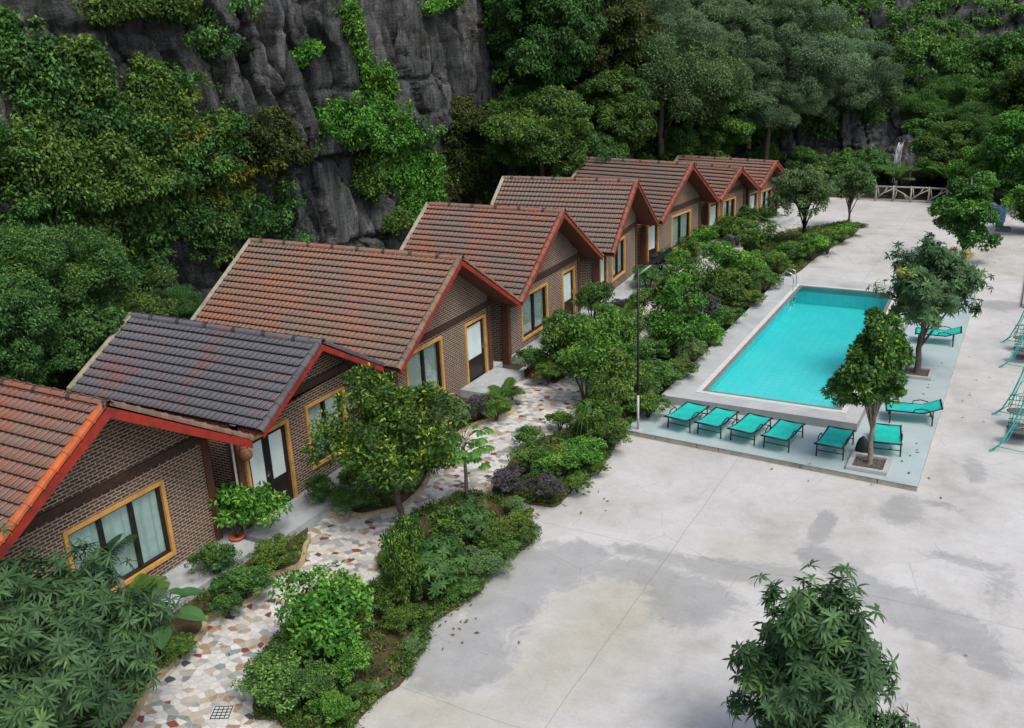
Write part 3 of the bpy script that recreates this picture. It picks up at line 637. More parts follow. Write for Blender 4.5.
def cliff_pt(s, z):
    s = np.asarray(s, float); z = np.asarray(z, float)
    x = np.interp(s, _cs, _cp[:, 0]); y = np.interp(s, _cs, _cp[:, 1]); e = .5
    tx = np.interp(s+e, _cs, _cp[:, 0])-np.interp(s-e, _cs, _cp[:, 0]); ty = np.interp(s+e, _cs, _cp[:, 1])-np.interp(s-e, _cs, _cp[:, 1]); L = np.hypot(tx, ty)+1e-6
    nx, ny = ty/L, -tx/L                           # points to the yard
    ws = s+fbm(s*.25, z*.22, 3)*1.6+z*.22              # columns lean a little
    cell = 1.7; g = ws/cell; i = np.floor(g); best = np.full(s.shape, 9.); sec = np.full(s.shape, 9.); bid = i*0
    for k in (-1, 0, 1):
        c = i+k+_hash(i+k, i*0+np.where(z > 7.2, 1, 2), 7)*.9; d = np.abs(g-c); up = d < best
        sec = np.where(up, best, np.minimum(sec, d)); bid = np.where(up, i+k, bid); best = np.minimum(best, d)
    crack = np.clip((sec-best)/.13, 0, 1)**.6; D = (_hash(bid, bid*0+np.where(z > 7.2, 3, 5), 11)-.5)*.7-(1-crack)*1.5*(.35+.9*vnoise(bid*1.7, z*.12, 13))
    g2 = ws/.5; c2 = np.abs((g2+fbm(s*.5, z*.1, 21)*1.8) % 1-.5); D = D-(np.clip(.16-c2, 0, 1)/.16)*.42*np.clip(vnoise(s*.5, z*.2, 31)*1.6-.4, 0, 1)
    bed_ = (z+fbm(s*.12, z*0, 41)*1.1+s*.02)
    for j_, (zz, a) in enumerate(((7.6, .9), (10.6, .3), (12.9, .3), (3.6, .4), (15.5, .5))): D = D-np.exp(-((bed_-zz)/.11)**2)*a*np.clip(vnoise(s*.22, s*0, 45+j_)*2-.5, .0 if j_ else .5, 1)
    fr_ = (z/1.3+_hash(bid, bid*0, 19)*5+fbm(s*.9, z*.3, 23)*.35) % 1; D = D-(fr_ < .09)*.10*(vnoise(s*.7, z*.5, 29) > .45)+(np.floor(z/1.3+_hash(bid, bid*0, 19)*5)*.37 % 1)*.08
    D = D+np.where(bed_ > 7.6, .55, -.1)+fbm(s*.1, z*.08, 51, 3)*1.6+fbm(s*1.0, z*.13, 61, 3)*.2+np.abs(fbm(s*2.2, z*.4, 71, 4))*-.5
    for sa, za, sb, zb, w_, d_, st_ in CRK:
        t = (z-zb)/(za-zb); g = np.clip((t+.12)*6, 0, 1)*np.clip((1.6-t)*3, 0, 1); ds = s-(sb+(sa-sb)*t)+fbm(z*.9, z*0+sa, 90)*.22
        D = D-g*d_*np.exp(-np.abs(ds/(w_*.8))**2)+g*st_*np.tanh(ds/.1)*np.exp(-np.abs(ds)/.9)
    D = D-z*.03-np.clip((s-_sF)/7, 0, 1)*np.clip(z-1.5, 0, 30)*1.15      # the far side is a wooded slope, not a wall
    return np.stack([x+nx*D, y+ny*D, z+fbm(s*.7, z*.7, 81)*.3], -1), np.stack([nx, ny, nx*0], -1)
def cliff():
    ss = np.concatenate([np.arange(0, 28, .2), np.arange(28, 72, .085), np.arange(72, _cs[-1], .15)]); zz = np.concatenate([np.arange(-1.5, 16, .13), np.arange(16, 26, .4)]); S, Z = np.meshgrid(ss, zz, indexing='ij'); P, _ = cliff_pt(S, Z)
    n, m = S.shape; idx = np.arange(n*m).reshape(n, m); F = np.stack([idx[:-1, :-1], idx[:-1, 1:], idx[1:, 1:], idx[1:, :-1]], -1).reshape(-1, 4)
    tag(link('cliff', fast_mesh('cliff', P.reshape(-1, 3), np.full(len(F), 4), F.ravel(), M['rock'])), kind='structure')
cliff()

# ------------------------------------------------------------------ leaf and crown builders
LM = {}
LM['jungle'] = leaf_mat('jungle_leaves', [(0, (0.033,0.075,0.018)), (.45, (0.076,0.161,0.037)), (.8, (0.151,0.269,0.052)), (1, (0.257,0.358,0.059))])
LM['grey_green'] = leaf_mat('grey_green_leaves', [(0, (0.051,0.102,0.040)), (.5, (0.109,0.204,0.074)), (.85, (0.201,0.325,0.122)), (1, (0.302,0.407,0.143))])
LM['bright'] = leaf_mat('bright_leaves', [(0, (0.038,0.101,0.022)), (.45, (0.077,0.217,0.036)), (.8, (0.148,0.367,0.049)), (1, (0.293,0.503,0.074))])
LM['deep'] = leaf_mat('deep_leaves', [(0, (0.029,0.078,0.025)), (.5, (0.071,0.170,0.046)), (.85, (0.131,0.278,0.062)), (1, (0.217,0.389,0.084))])
LM['olive'] = leaf_mat('olive_leaves', [(0, (0.022,0.036,0.013)), (.5, (0.059,0.080,0.025)), (.85, (0.105,0.132,0.038)), (1, (0.168,0.176,0.056))], trans=.35)
LM['yellow_tip'] = leaf_mat('yellow_tipped_leaves', [(0, (0.025,0.066,0.015)), (.6, (0.063,0.150,0.029)), (.82, (0.115,0.240,0.033)), (.93, (0.276,0.408,0.044)), (1, (0.391,0.480,0.055))])
LM['yellow'] = leaf_mat('yellow_green_leaves', [(0, (0.077,0.110,0.017)), (.5, (0.187,0.220,0.033)), (1, (0.352,0.352,0.055))])
LM['mango'] = leaf_mat('mango_leaves', [(0, (0.031,0.075,0.031)), (.5, (0.065,0.143,0.054)), (.86, (0.116,0.224,0.077)), (.93, (0.174,0.334,0.065)), (.97, (0.317,0.535,0.052)), (1, (0.432,0.184,0.065))], .5, .3, .25)
LM['jack'] = leaf_mat('glossy_leaves', [(0, (0.026,0.086,0.023)), (.5, (0.058,0.163,0.031)), (.85, (0.134,0.326,0.042)), (1, (0.307,0.518,0.067))], .42, .3, .35)
LM['purple'] = leaf_mat('purple_leaves', [(0, (.03,.04,.03)), (.45, (.06,.085,.04)), (.7, (.11,.09,.12)), (1, (.2,.15,.22))])
LM['red'] = leaf_mat('red_leaves', [(0, (0.066,0.013,0.015)), (1, (0.242,0.033,0.033))])
LM['palm'] = leaf_mat('palm_leaves', [(0, (0.033,0.083,0.017)), (.6, (0.077,0.176,0.031)), (1, (0.220,0.308,0.055))], .45)
LM['fresh'] = leaf_mat('fresh_leaves', [(0, (0.034,0.078,0.020)), (.45, (0.084,0.190,0.045)), (.8, (0.146,0.302,0.067)), (1, (0.224,0.381,0.090))], trans=.4)
LM['pale'] = leaf_mat('pale_feathery_leaves', [(0, (0.065,0.111,0.058)), (.5, (0.130,0.215,0.111)), (.85, (0.208,0.312,0.163)), (1, (0.286,0.377,0.195))], trans=.4)
LM['palm_dark'] = leaf_mat('dark_palm_leaves', [(0, (0.017,0.055,0.017)), (.6, (0.039,0.110,0.028)), (1, (0.088,0.187,0.039))], .45)
LM['ear'] = leaf_mat('elephant_ear_leaves', [(0, (0.066,0.165,0.055)), (1, (0.132,0.275,0.099))], .45, .3)
LM['pink'] = leaf_mat('pink_flowers', [(0, (0.440,0.132,0.220)), (1, (0.600,0.385,0.440))])

def unit(a): return a/(np.linalg.norm(a, axis=-1, keepdims=True)+1e-9)
def leaf_geo(P, A, N, L, W, long=False):
    """leaf blades from base P along A with face normal N; returns verts, sizes, idx per leaf"""
    n = len(P); S = unit(np.cross(A, N)); N = unit(np.cross(S, A)); L = L[:, None]; W = W[:, None]
    if not long:
        V = np.stack([P, P+A*L*.45+S*W*.5+N*W*.18, P+A*L-N*L*.12, P+A*L*.45-S*W*.5+N*W*.18], 1)
        return V.reshape(-1, 3), np.full(n, 4), (np.arange(n)[:, None]*4+np.array([0, 1, 2, 3])).ravel(), 1
    V = np.stack([P, P+A*L*.3+S*W*.5+N*W*.15, P+A*L*.3-S*W*.5+N*W*.15, P+A*L*.68+S*W*.4-N*L*.1, P+A*L*.68-S*W*.4-N*L*.1, P+A*L*.96-N*L*.3], 1)
    sz = np.tile([3, 4, 3], n); ix = (np.arange(n)[:, None]*6+np.array([0, 1, 2, 1, 3, 4, 2, 3, 5, 4])).ravel()
    return V.reshape(-1, 3), sz, ix, 3

class Leaves:
    def __init__(s): s.V = []; s.S = []; s.I = []; s.T = []; s.n = 0
    def add(s, P, A, N, L, W, T, long=False):
        V, S, I, k = leaf_geo(P, A, N, L, W, long); s.V.append(V); s.S.append(S); s.I.append(I+s.n); s.n += len(V); s.T.append(np.repeat(T, k))
    def mesh(s, name, mat): return fast_mesh(name, np.concatenate(s.V), np.concatenate(s.S), np.concatenate(s.I), mat, np.clip(np.concatenate(s.T), 0, 1))

def clump_fill(lv, rg, C, cr, per, ll, lw, droop=.25, tips=.0, tb=None, upb=.35):
    """leaves over the surface of small clumps at C"""
    k = len(C); n = k*per; c = np.repeat(C, per, 0); r = np.repeat(cr, per) if hasattr(cr, '__len__') else np.full(n, cr)
    d = unit(rg.normal(size=(n, 3))+np.array([0, 0, upb])); rad = rg.uniform(.35, 1.0, n)**.6
    P = c+d*(r*rad)[:, None]*np.array([1, 1, .75])
    out = unit(d+rg.normal(size=(n, 3))*.55); A = unit(np.cross(out, rg.normal(size=(n, 3)))+d*.55-np.array([0, 0, droop])); N = unit(d*.6+np.array([0, 0, .55])+rg.normal(size=(n, 3))*.35)
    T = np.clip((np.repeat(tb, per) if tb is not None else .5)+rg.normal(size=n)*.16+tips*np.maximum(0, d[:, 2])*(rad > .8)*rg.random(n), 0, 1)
    lv.add(P, A, N, ll*rg.uniform(.7, 1.25, n), lw*rg.uniform(.8, 1.2, n), T)

def rosette_fill(lv, rg, C, D, per, ll, lw, T0):
    """whorls of long drooping blades at shoot tips C pointing along D"""
    k = len(C); n = k*per; c = np.repeat(C, per, 0); d = np.repeat(D, per, 0)
    a = np.tile(np.arange(per)*2.4, k)+np.repeat(rg.random(k)*6.3, per); e1 = unit(np.cross(d, [[.3, .2, .9]])); e2 = np.cross(d, e1)
    rd = e1*np.cos(a)[:, None]+e2*np.sin(a)[:, None]; lift = rg.uniform(-.35, .75, n)[:, None]
    A = unit(rd+d*lift+np.array([0, 0, -.12])); N = unit(d+rd*-.2+rg.normal(size=(n, 3))*.12)
    T = np.repeat(T0, per)+rg.normal(size=n)*.05
    lv.add(c-d*ll*.12*rg.random((n, 1)), A, N, ll*rg.uniform(.7, 1.15, n), lw*rg.uniform(.85, 1.15, n), T, True)

def lobes(rg, n, rad, low=-.35, inner=.55):
    d = unit(rg.normal(size=(n*3, 3))); d = d[d[:, 2] > low][:n]
    return d*rg.uniform(inner, .92, len(d))[:, None]*rg.uniform(.72, 1.12, (len(d), 1))*np.array(rad)

def crown_mesh(name, mat, seed, rad, nl=12, cl=8, per=150, ll=.22, lw=.1, lobe=.42, csz=.17, droop=.25, tips=.35, low=-.35, flat=.7):
    rg = np.random.default_rng(seed); lv = Leaves(); R0 = min(rad[0], rad[1]); Lc = lobes(rg, nl, rad, low)
    C = []; TB = []
    for c in Lc:
        d = unit(rg.normal(size=(cl, 3))+np.array([0, 0, .35])+unit(c)*.5); lr = R0*lobe*rg.uniform(.75, 1.2)
        C.append(c+d*lr*np.array([1, 1, flat])); TB.append(np.full(cl, rg.uniform(.3, .62))+rg.uniform(-.1, .1, cl))
    C = np.concatenate(C); TB = np.concatenate(TB)
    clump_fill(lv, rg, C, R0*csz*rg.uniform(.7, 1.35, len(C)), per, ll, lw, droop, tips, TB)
    C2 = lobes(rg, nl*2, [q*.6 for q in rad], -.6, .1); clump_fill(lv, rg, C2, R0*.26, per//2, ll, lw, droop, 0, np.full(len(C2), .25))  # inner fill leaves get a dark tint, shade coloured into the crown
    return lv.mesh(name, mat), Lc
def rosette_crown(name, mat, seed, rad, n, per, ll, lw, low=-.5, hot=.06, lump=6, upd=.55):
    rg = np.random.default_rng(seed); lv = Leaves(); Lc = lobes(rg, lump, rad, low, .35); R0 = min(rad[0], rad[1])
    li = rg.integers(0, len(Lc), n); d = unit(rg.normal(size=(n, 3))+unit(Lc[li])*.9+np.array([0, 0, .25])); lr = rg.uniform(.3, .5, len(Lc))[li]*R0*rg.uniform(.1, 1.2, n)**.6
    C = Lc[li]+d*lr[:, None]*np.array([1, 1, rad[2]/R0*.85]); D = unit(d*.7+unit(C)*.4+np.array([0, 0, upd])+rg.normal(size=(n, 3))*.2)
    T0 = np.clip(rg.normal(.45, .16, n), 0, .84); h = rg.random(n) < hot; T0[h] = rg.uniform(.9, 1, h.sum())
    rosette_fill(lv, rg, C, D, per, ll, lw, T0); return lv.mesh(name, mat), Lc

def shoot_crown(name, mat, seed, rad, nsh, per_sh, per, ll, lw, hot=.05, down=-.45, droop=.0):
    rg = np.random.default_rng(seed); lv = Leaves(); C = []; D = []; T = []; tips = []
    for i in range(nsh):
        d = unit(rg.normal(size=3)*[1, 1, .8]+[0, 0, .25])
        if d[2] < down: d[2] = -d[2]
        L = rg.uniform(.62, 1.18); tip = d*np.array(rad)*L; tips.append(tip); up = unit(d+[0, 0, .9]); bend = unit(d*.6+[0, 0, .55]); base = tip*.15; tt = rg.uniform(.3, 1, per_sh)**.7; hv = rg.random() < hot*2.5; t0 = rg.uniform(.25, .7)
        for t in tt:
            p = base+(tip-base)*t+np.array([0, 0, .18*rad[2]*t*t])+rg.normal(size=3)*(.17-.11*t)*rad[0]; C.append(p); D.append(unit(bend+rg.normal(size=3)*(.5-.25*t))); T.append(rg.uniform(.9, 1) if hv and t > .85 else min(.85, t0+rg.normal()*.12))
    C = np.array(C); D = np.array(D); rosette_fill(lv, rg, C, D, per, ll, lw, np.array(T)); return lv.mesh(name, mat), tips[:12]

def trunk_mesh(name, mat, seed, H, r, limbs, lean=(0, 0), wob=.06, fork=.55, off=(0, 0, 0)):
    rd = random.Random(seed); m = MB(); top = Vector((lean[0], lean[1], H)); pts = []; k = 6
    for i in range(k+1):
        t = i/k; pts.append(Vector((lean[0]*t*t+rd.uniform(-wob, wob)*(0 < i), lean[1]*t*t+rd.uniform(-wob, wob)*(0 < i), H*t)))
    m.tube([pts[0]-Vector((0, 0, .05))]+pts, [r*1.5]+[r*(1.18-.45*i/k) for i in range(k+1)], 8)
    for L in limbs:
        L = Vector(L)+Vector(off); i = rd.randint(int(k*fork), k); a = pts[i]; mid = a.lerp(L, .5)+Vector((rd.uniform(-.1, .1), rd.uniform(-.1, .1), .08*(L-a).length))
        m.tube([a, mid, L], [r*.5, r*.32, r*.12], 6)
    return m.mesh(name, mat)

def tree(name, loc, H, trunk_me, crown_me, czoff, label, cat='tree', group=None, rz=0, sc=1.0, scz=None, cmat=None):
    root = empty(name, loc, rz, label, cat, group); root.scale = (sc, sc, scz or sc)
    link('trunk', trunk_me, root); c = link('crown', crown_me, root, czoff)
    if cmat: c.material_slots[0].link = 'OBJECT'; c.material_slots[0].material = cmat
    return root

# ------------------------------------------------------------------ jungle behind the houses (shared crowns, one tree each)
JC = {}
for k, (mt, sd_, rad, kw) in {
    'round': ('jungle', 1, (3.0, 3.0, 2.6), dict(nl=16, cl=9, per=263, ll=0.195, lw=0.094)),
    'tall': ('jungle', 2, (2.6, 2.6, 3.4), dict(nl=18, cl=9, per=255, ll=0.187, lw=0.086, droop=.5)),
    'tier': ('grey_green', 3, (3.4, 3.4, 2.2), dict(nl=16, cl=11, per=294, ll=0.148, lw=0.058, flat=.45, csz=.16, droop=.1)),
    'fine': ('grey_green', 4, (3.4, 3.4, 2.5), dict(nl=20, cl=12, per=294, ll=0.125, lw=0.047, flat=.5, csz=.14, droop=.15)),
    'loose': ('jungle', 5, (2.6, 2.6, 2.0), dict(nl=11, cl=7, per=201, ll=0.203, lw=0.101, csz=.19, lobe=.5)),
    'small': ('bright', 6, (1.7, 1.7, 1.5), dict(nl=11, cl=7, per=186, ll=0.164, lw=0.086, csz=.2))}.items():
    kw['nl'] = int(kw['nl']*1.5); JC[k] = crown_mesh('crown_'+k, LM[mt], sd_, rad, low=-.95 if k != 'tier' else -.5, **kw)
_tr = {}
def jungle(px, py, depth, kind, sc, mat, label, axis='x', cat='tree', zmin=None):
    p = at_x(px, py, depth) if axis == 'x' else at_y(px, py, depth+max(0, 160-py)*.13)
    me, Lc = JC[kind]; H = max(1.2, p.z/sc) if p.z > 1.0 else 1.0
    base = max(0.0, p.z-(5.5 if axis == 'x' else 3.0)) if zmin is None else zmin; H = max(.8, (p.z-base)/sc); key = (kind, round(H, 0))
    if key not in _tr: _tr[key] = trunk_mesh('trunk_'+kind, M['bark'], len(_tr), key[1], .17, [tuple(c*.8) for c in Lc[:9]], off=(0, 0, key[1]))
    r_ = random.Random(int(px*7+py)); H = key[1]
    tree('jungle_tree' if cat == 'tree' else 'hillside_bush', (p.x, p.y, p.z-H*sc), H, _tr[key], me, (0, 0, H), label, cat, 'trees of the jungle round the yard' if cat == 'tree' else 'bushes growing on the rock', r_.uniform(0, 6.28), sc, sc*r_.uniform(.88, 1.12), LM[mat])
J = [
 # left: at the foot of the cliff and on its ledges
 (20,255,-24.2,'tier',.66,'deep','dark layered tree against the cliff at the left edge'),
 (110,300,-24.6,'round',.5,'jungle','mid green tree left of the red brown and slate roofs'),
 (50,335,-23.9,'round',.62,'deep','large dark green tree behind the nearest rust red roof'),
 (165,300,-25,'tier',.34,'deep','layered tree left of the slate grey roof corner'),
 (10,350,-22.8,'tall',.5,'deep','narrow dark tree at the left edge above the rust red roof'),
 # left of centre on the rock
 # right mass
 (545,35,-23.5,'tall',1.0,'deep','dark tall tree where the bare rock ends, top of the photo'),
 (540,120,-22.8,'round',.85,'jungle','green tree right of the bare rock, above the fourth roof'),
 (575,165,-21.5,'loose',.8,'deep','low dark tree just behind the fifth and sixth roofs'),
 (600,40,-22.6,'round',1.0,'olive','olive-topped tree at the top of the photo left of the pale trees'),
 (612,115,-21.3,'tall',.95,'jungle','tall green tree directly above the brown grey sixth roof'),
 (662,95,-20.2,'tier',1.15,'grey_green','broad pale grey green tree above the far roofs'),
 (655,25,-21.5,'fine',1.0,'pale','pale feathery tree at the top of the photo above the far roofs'),
 (715,115,-18.9,'tall',.9,'jungle','dense drooping tree overhanging the far roofs'),
 (722,45,-19.5,'fine',1.1,'pale','pale feathery tree left of the big dome-shaped crown'),
 (660,150,-20.6,'loose',.7,'deep','dark leafy tree touching the ridge of the far roofs'),
 (790,45,-15.5,'fine',1.25,'pale','largest feathery dome-shaped crown in the middle of the jungle'),
 (838,80,-13.2,'fine',1.0,'pale','right shoulder of feathery crowns above the round-crowned tree'),
 (770,90,-16.3,'fine',.9,'pale','feathery crown hanging above the last roof'),
 (850,25,68.5,'round',.9,'deep','dark tree at the top of the photo right of the feathery dome'),
 (905,12,69,'tall',.9,'deep','dark tall tree at the top of the photo above the waterfall'),
 (960,10,69,'round',.9,'deep','dark round tree at the top right of the photo'),
 (1012,8,67,'tall',.9,'deep','dark tree filling the top right corner of the photo'),
 (885,72,67.5,'round',.7,'fresh','bright green tree left above the waterfall'),
 (930,58,66.8,'round',.8,'fresh','bright green spreading tree above and right of the waterfall'),
 (985,60,66,'round',.8,'jungle','mid green tree upper right beside the bright spreading tree'),
 (945,108,66,'tier',.75,'fresh','layered bright tree right of the waterfall'),
 (1000,110,65.5,'round',.75,'fresh','bright green tree at the right edge halfway down the jungle'),
 (955,150,65.6,'loose',.75,'jungle','mid green tree above the yellow fronded palm at right'),
 (1010,160,64,'round',.7,'fresh','leafy green tree above the end of the concrete walkway'),
 (1040,100,62,'tall',1.0,'jungle','tree cut by the right edge of the photo above the walkway'),
 (870,45,67.2,'small',1.2,'fresh','fresh green tree between the feathery dome and the bright spreading tree'),
 (900,72,66.9,'tier',.5,'fresh','fresh green layered tree directly above the waterfall'),
 (965,88,65.8,'small',1.4,'fresh','fresh green round tree right of the bright spreading tree'),
 (938,128,66.4,'small',1.1,'fresh','fresh green tree just right of the waterfall top'),
 (975,128,65,'tier',.6,'fresh','fresh green layered tree lower right on the slope'),
 (1005,75,64.5,'small',1.3,'fresh','fresh green tree high at the right edge'),
 (1018,130,62,'tier',.6,'fresh','fresh green layered tree at the right edge'),
 (935,25,68,'tier',.7,'jungle','layered dark tree at the top right between the tall ones'),
 (990,30,67,'small',1.4,'jungle','mid green tree at the top right corner region'),
 (850,120,67.5,'tall',.6,'deep','dark hanging tree right below the feathery shoulder crowns'),
 (690,70,-20.5,'fine',.8,'pale','pale feathery crown at the centre top between the two bigger ones'),
 (752,60,-17.5,'fine',.8,'pale','pale feathery crown just left of the dome-shaped one'),
]
for px, py, dp, kd, sc_, mt, lb in J: jungle(px, py, dp, kd, sc_, mt, lb, 'x' if dp < 0 else 'y', 'bush' if kd == 'small' else 'tree')
for px, py, dp, sc_, mt, lb in [(985,172,62.5,1.0,'bright','round bright bush behind the end of the rustic railing'),(1036,208,55,.8,'bright','green bush on the grass strip at the right edge'),(872,168,66.5,.7,'deep','dark bush on the rock left of the waterfall'),(760,172,66.5,.9,'deep','dark bush behind the last roof'),(845,175,66.8,.8,'deep','dark bush above the left end of the railing'),(720,178,-17.5,.8,'deep','dark bush squeezed between the last two roofs and the jungle'),(1020,150,60,1.2,'bright','large bright bush at the right edge above the walkway'),(805,168,66.3,.9,'deep','dark bush in the deep shade right of the last roof')]:
    jungle(px, py, dp, 'small', sc_, mt, lb, 'x' if dp < 0 else 'y', 'bush')

# climbing greenery on the rock
def s_of(y): return float(np.interp(y, _cp[:200, 1], _cs[:200]))
def vine(pts, mat, label, seed, n=5200, wid=1.0, ll=.16, lw=.085, out=.6):
    """patches of leaves that follow the rock face through (px,py) of the photograph"""
    n = int(n*2.0); rg = np.random.default_rng(seed); lv = Leaves(); Q = []
    for px, py, r in pts:
        p = at_x(px, py, -26.2); Q.append((s_of(p.y), p.z, r))
    Q = np.array(Q); seg = rg.integers(0, len(Q)-1, n//24) if len(Q) > 1 else np.zeros(n//24, int); t = rg.random(len(seg))
    A_ = Q[seg]; B_ = Q[np.minimum(seg+1, len(Q)-1)]; c = A_+(B_-A_)*t[:, None]; k = len(c)
    c[:, 0] += rg.normal(size=k)*c[:, 2]*.5*wid; c[:, 1] += rg.normal(size=k)*c[:, 2]*.5*wid
    P, N = cliff_pt(c[:, 0], c[:, 1]); P = P+N*rg.uniform(.05, out, k)[:, None]
    clump_fill(lv, rg, P, rg.uniform(.16, .42, k), 24*2, ll, lw, .5, .3, rg.uniform(.25, .75, k), .3)
    o = link('climbing_plant', lv.mesh('climbing_plant', LM[mat])); tag(o, label, 'climbing plant', 'climbing plants on the cliff')
vine([(362,5,.5),(370,45,.7),(395,85,.8),(405,115,1.0)], 'bright', 'bright green creeper running down from the top between the rock columns', 1, 5200, .8)
vine([(345,125,.7),(395,120,1.0),(420,150,1.3),(440,180,1.3),(450,205,1.1)], 'bright', 'widest bright green creeper spreading down the rock above the third roof', 2, 13000)
vine([(395,165,.8),(400,195,.8)], 'jungle', 'darker creeper patch on the pale lower rock above the longest red roof', 3, 2600, .7)
vine([(470,110,.9),(490,150,1.2),(500,185,1.0)], 'olive', 'brownish creeper between the bright creeper and the jungle wall', 4, 7000)
vine([(215,15,.3),(218,48,.3)], 'jungle', 'thin tuft hanging in a crack near the top of the rock columns', 5, 900, .5)
vine([(330,48,.3),(322,60,.3)], 'bright', 'tiny tuft growing on the bare rock column at top', 6, 600, .5)
vine([(300,125,.5),(262,140,.8),(305,150,.7)], 'olive', 'dry creeper along the ledge under the rock columns', 7, 4200)
vine([(240,175,.5),(225,205,.7),(280,165,.5)], 'yellow', 'yellow green leafy sprays on the ledge above the longest red roof', 8, 2100, .8, .15, .075)
vine([(165,125,.4),(200,130,.4)], 'yellow', 'faint yellow green creeper on the left cliff', 9, 900, .8, .15, .075)
vine([(20,40,.8),(60,95,.8),(110,125,.8)], 'deep', 'dark creeper over the upper left corner of the cliff', 10, 6000)
vine([(150,150,.9),(205,140,.8),(240,130,.5)], 'jungle', 'green creeper under the ledge on the left cliff', 11, 5200)
vine([(30,170,1.0),(110,215,1.0),(180,225,.9)], 'deep', 'dark creeper low on the left cliff behind the trees', 12, 8000)
vine([(90,10,.5),(200,5,.5)], 'jungle', 'green fringe along the top of the left cliff', 13, 3000, .6)
vine([(300,220,.5),(260,225,.6)], 'deep', 'dark creeper at the rock foot beside the longest red roof', 14, 2200, .7)
vine([(445,5,.3),(470,2,.4)], 'bright', 'bright tuft at the very top of the rock right of centre', 15, 700, .5)
vine([(75,50,.5),(95,80,.6),(60,110,.6)], 'jungle', 'leafy creeper patch high on the left cliff, above the green trees', 18, 3600, .8)
vine([(150,75,.7),(175,110,.9),(130,120,.8)], 'jungle', 'leafy creeper patch left of the bare rock columns', 19, 6000, .8, .14, .075)
vine([(250,200,.6),(235,230,.7),(200,215,.8)], 'deep', 'dark leafy creeper on the rock just above the slate grey roof trees', 20, 6000, .8, .14, .075)
vine([(30,150,1.1),(90,170,1.1),(150,190,1.0),(110,230,1.0)], 'jungle', 'green tangle of creeper across the middle of the left cliff', 21, 14000, 1.0, .14, .075, 1.1)
vine([(20,240,1.1),(90,290,1.2),(150,280,1.0)], 'deep', 'dark tangle of creeper low on the left cliff behind the nearest roof', 22, 12000, 1.0, .14, .075, 1.1)
vine([(465,130,.8),(480,175,1.0),(455,210,.7)], 'olive', 'dry scrub on the rock right of the widest bright creeper', 23, 5200, .9, .18, .08)
vine([(505,30,.5),(515,90,.7),(520,150,.7)], 'deep', 'dark creeper on the last rock column beside the jungle', 16, 4200)
vine([(415,225,.5),(425,215,.5)], 'jungle', 'low green creeper right above the ridge of the fourth roof', 17, 1600, .6)

def undergrowth(name, s0, s1, z1, dens, cover, mat, label, seed, bare=None, ll=.15, lw=.075, depth=1.0, q=15, per=20):
    rg = np.random.default_rng(seed); lv = Leaves(); n = int((s1-s0)*z1*dens*.42); sv = rg.uniform(s0, s1, n); zv = rg.uniform(0, z1, n)
    d = fbm(sv*.22, zv*.28, seed+100, 4)*1.6+cover
    if bare is not None: d = d-bare(sv, zv)
    k = d > rg.uniform(-.15, .35, n); sv, zv, d = sv[k], zv[k], d[k]; P, N = cliff_pt(sv, zv); n = len(P)
    P = P+N*(rg.uniform(.15, 1, n)*np.clip(d*1.3, .2, depth))[:, None]; R_ = rg.uniform(.35, 1.0, n); c = np.repeat(P, q, 0); Rr = np.repeat(R_, q); u = unit(rg.normal(size=(n*q, 3))+[0, 0, .2])
    C = c+u*(Rr*rg.uniform(.3, 1, n*q)**.5)[:, None]*np.array([1, 1, .5])+np.repeat(N, q, 0)*(Rr*.3)[:, None]; tb = np.repeat(np.clip(rg.normal(.5, .2, n), .1, .95), q)
    clump_fill(lv, rg, C, rg.uniform(.09, .25, len(C))*(ll/.15)**.5, per, ll, lw, .35, .45, tb, .4)
    tag(link(name, lv.mesh(name, LM[mat])), label, 'undergrowth', kind='stuff')
_sA, _sB, _sC = s_of(6), s_of(31), s_of(52)
def bare_rock(sv, zv):      # the open rock columns and the bare foot of the rock above the near roofs
    y = np.interp(sv, _cs, _cp[:, 1]); return 3.0*np.exp(-((y-33-(zv-8)*.6)/5.0)**4)*(zv > 6.5)+2.0*np.exp(-((y-34)/3.4)**4)*(zv <= 6.5)+1.3*np.exp(-((y-24)/4.0)**2-((zv-1.5)/2.6)**2)+1.2*np.exp(-((y-21)/5)**2-((zv-12.5)/2.0)**2)
undergrowth('cliff_undergrowth', _sA, _sB, 14.5, 2.1, .1, 'jungle', 'tangled green growth clinging to the left half of the cliff', 3, lambda a, b: bare_rock(a, b)+.34*(b > 8.5), depth=1.3)
undergrowth('cliff_undergrowth', _sA, s_of(36), 14.5, 2.2, .28, 'deep', 'darker tangled growth mixed into the left half of the cliff', 5, bare_rock, depth=1.0)
undergrowth('cliff_undergrowth', _sA, s_of(30), 12, .35, -.02, 'yellow', 'thin yellow green growth on the ledge of the left cliff', 6, bare_rock, .14, .065, 1.5)
undergrowth('hillside_undergrowth', s_of(46), _cs[-1]-2, 18, 5.4, 1.0, 'fresh', 'dense green growth over the rock behind the far jungle trees', 8, lambda sv, zv: (lambda x: 1.1*(zv < 4)*(x < -9.5)+3*np.exp(-((x+7.6)/1.3)**2)*(zv < 6.5)+1.0*(zv < 5)*(x < -4.5)*(x > -9.5))(np.interp(sv, _cs, _cp[:, 0])), .24, .125, 1.8, 12, 13)
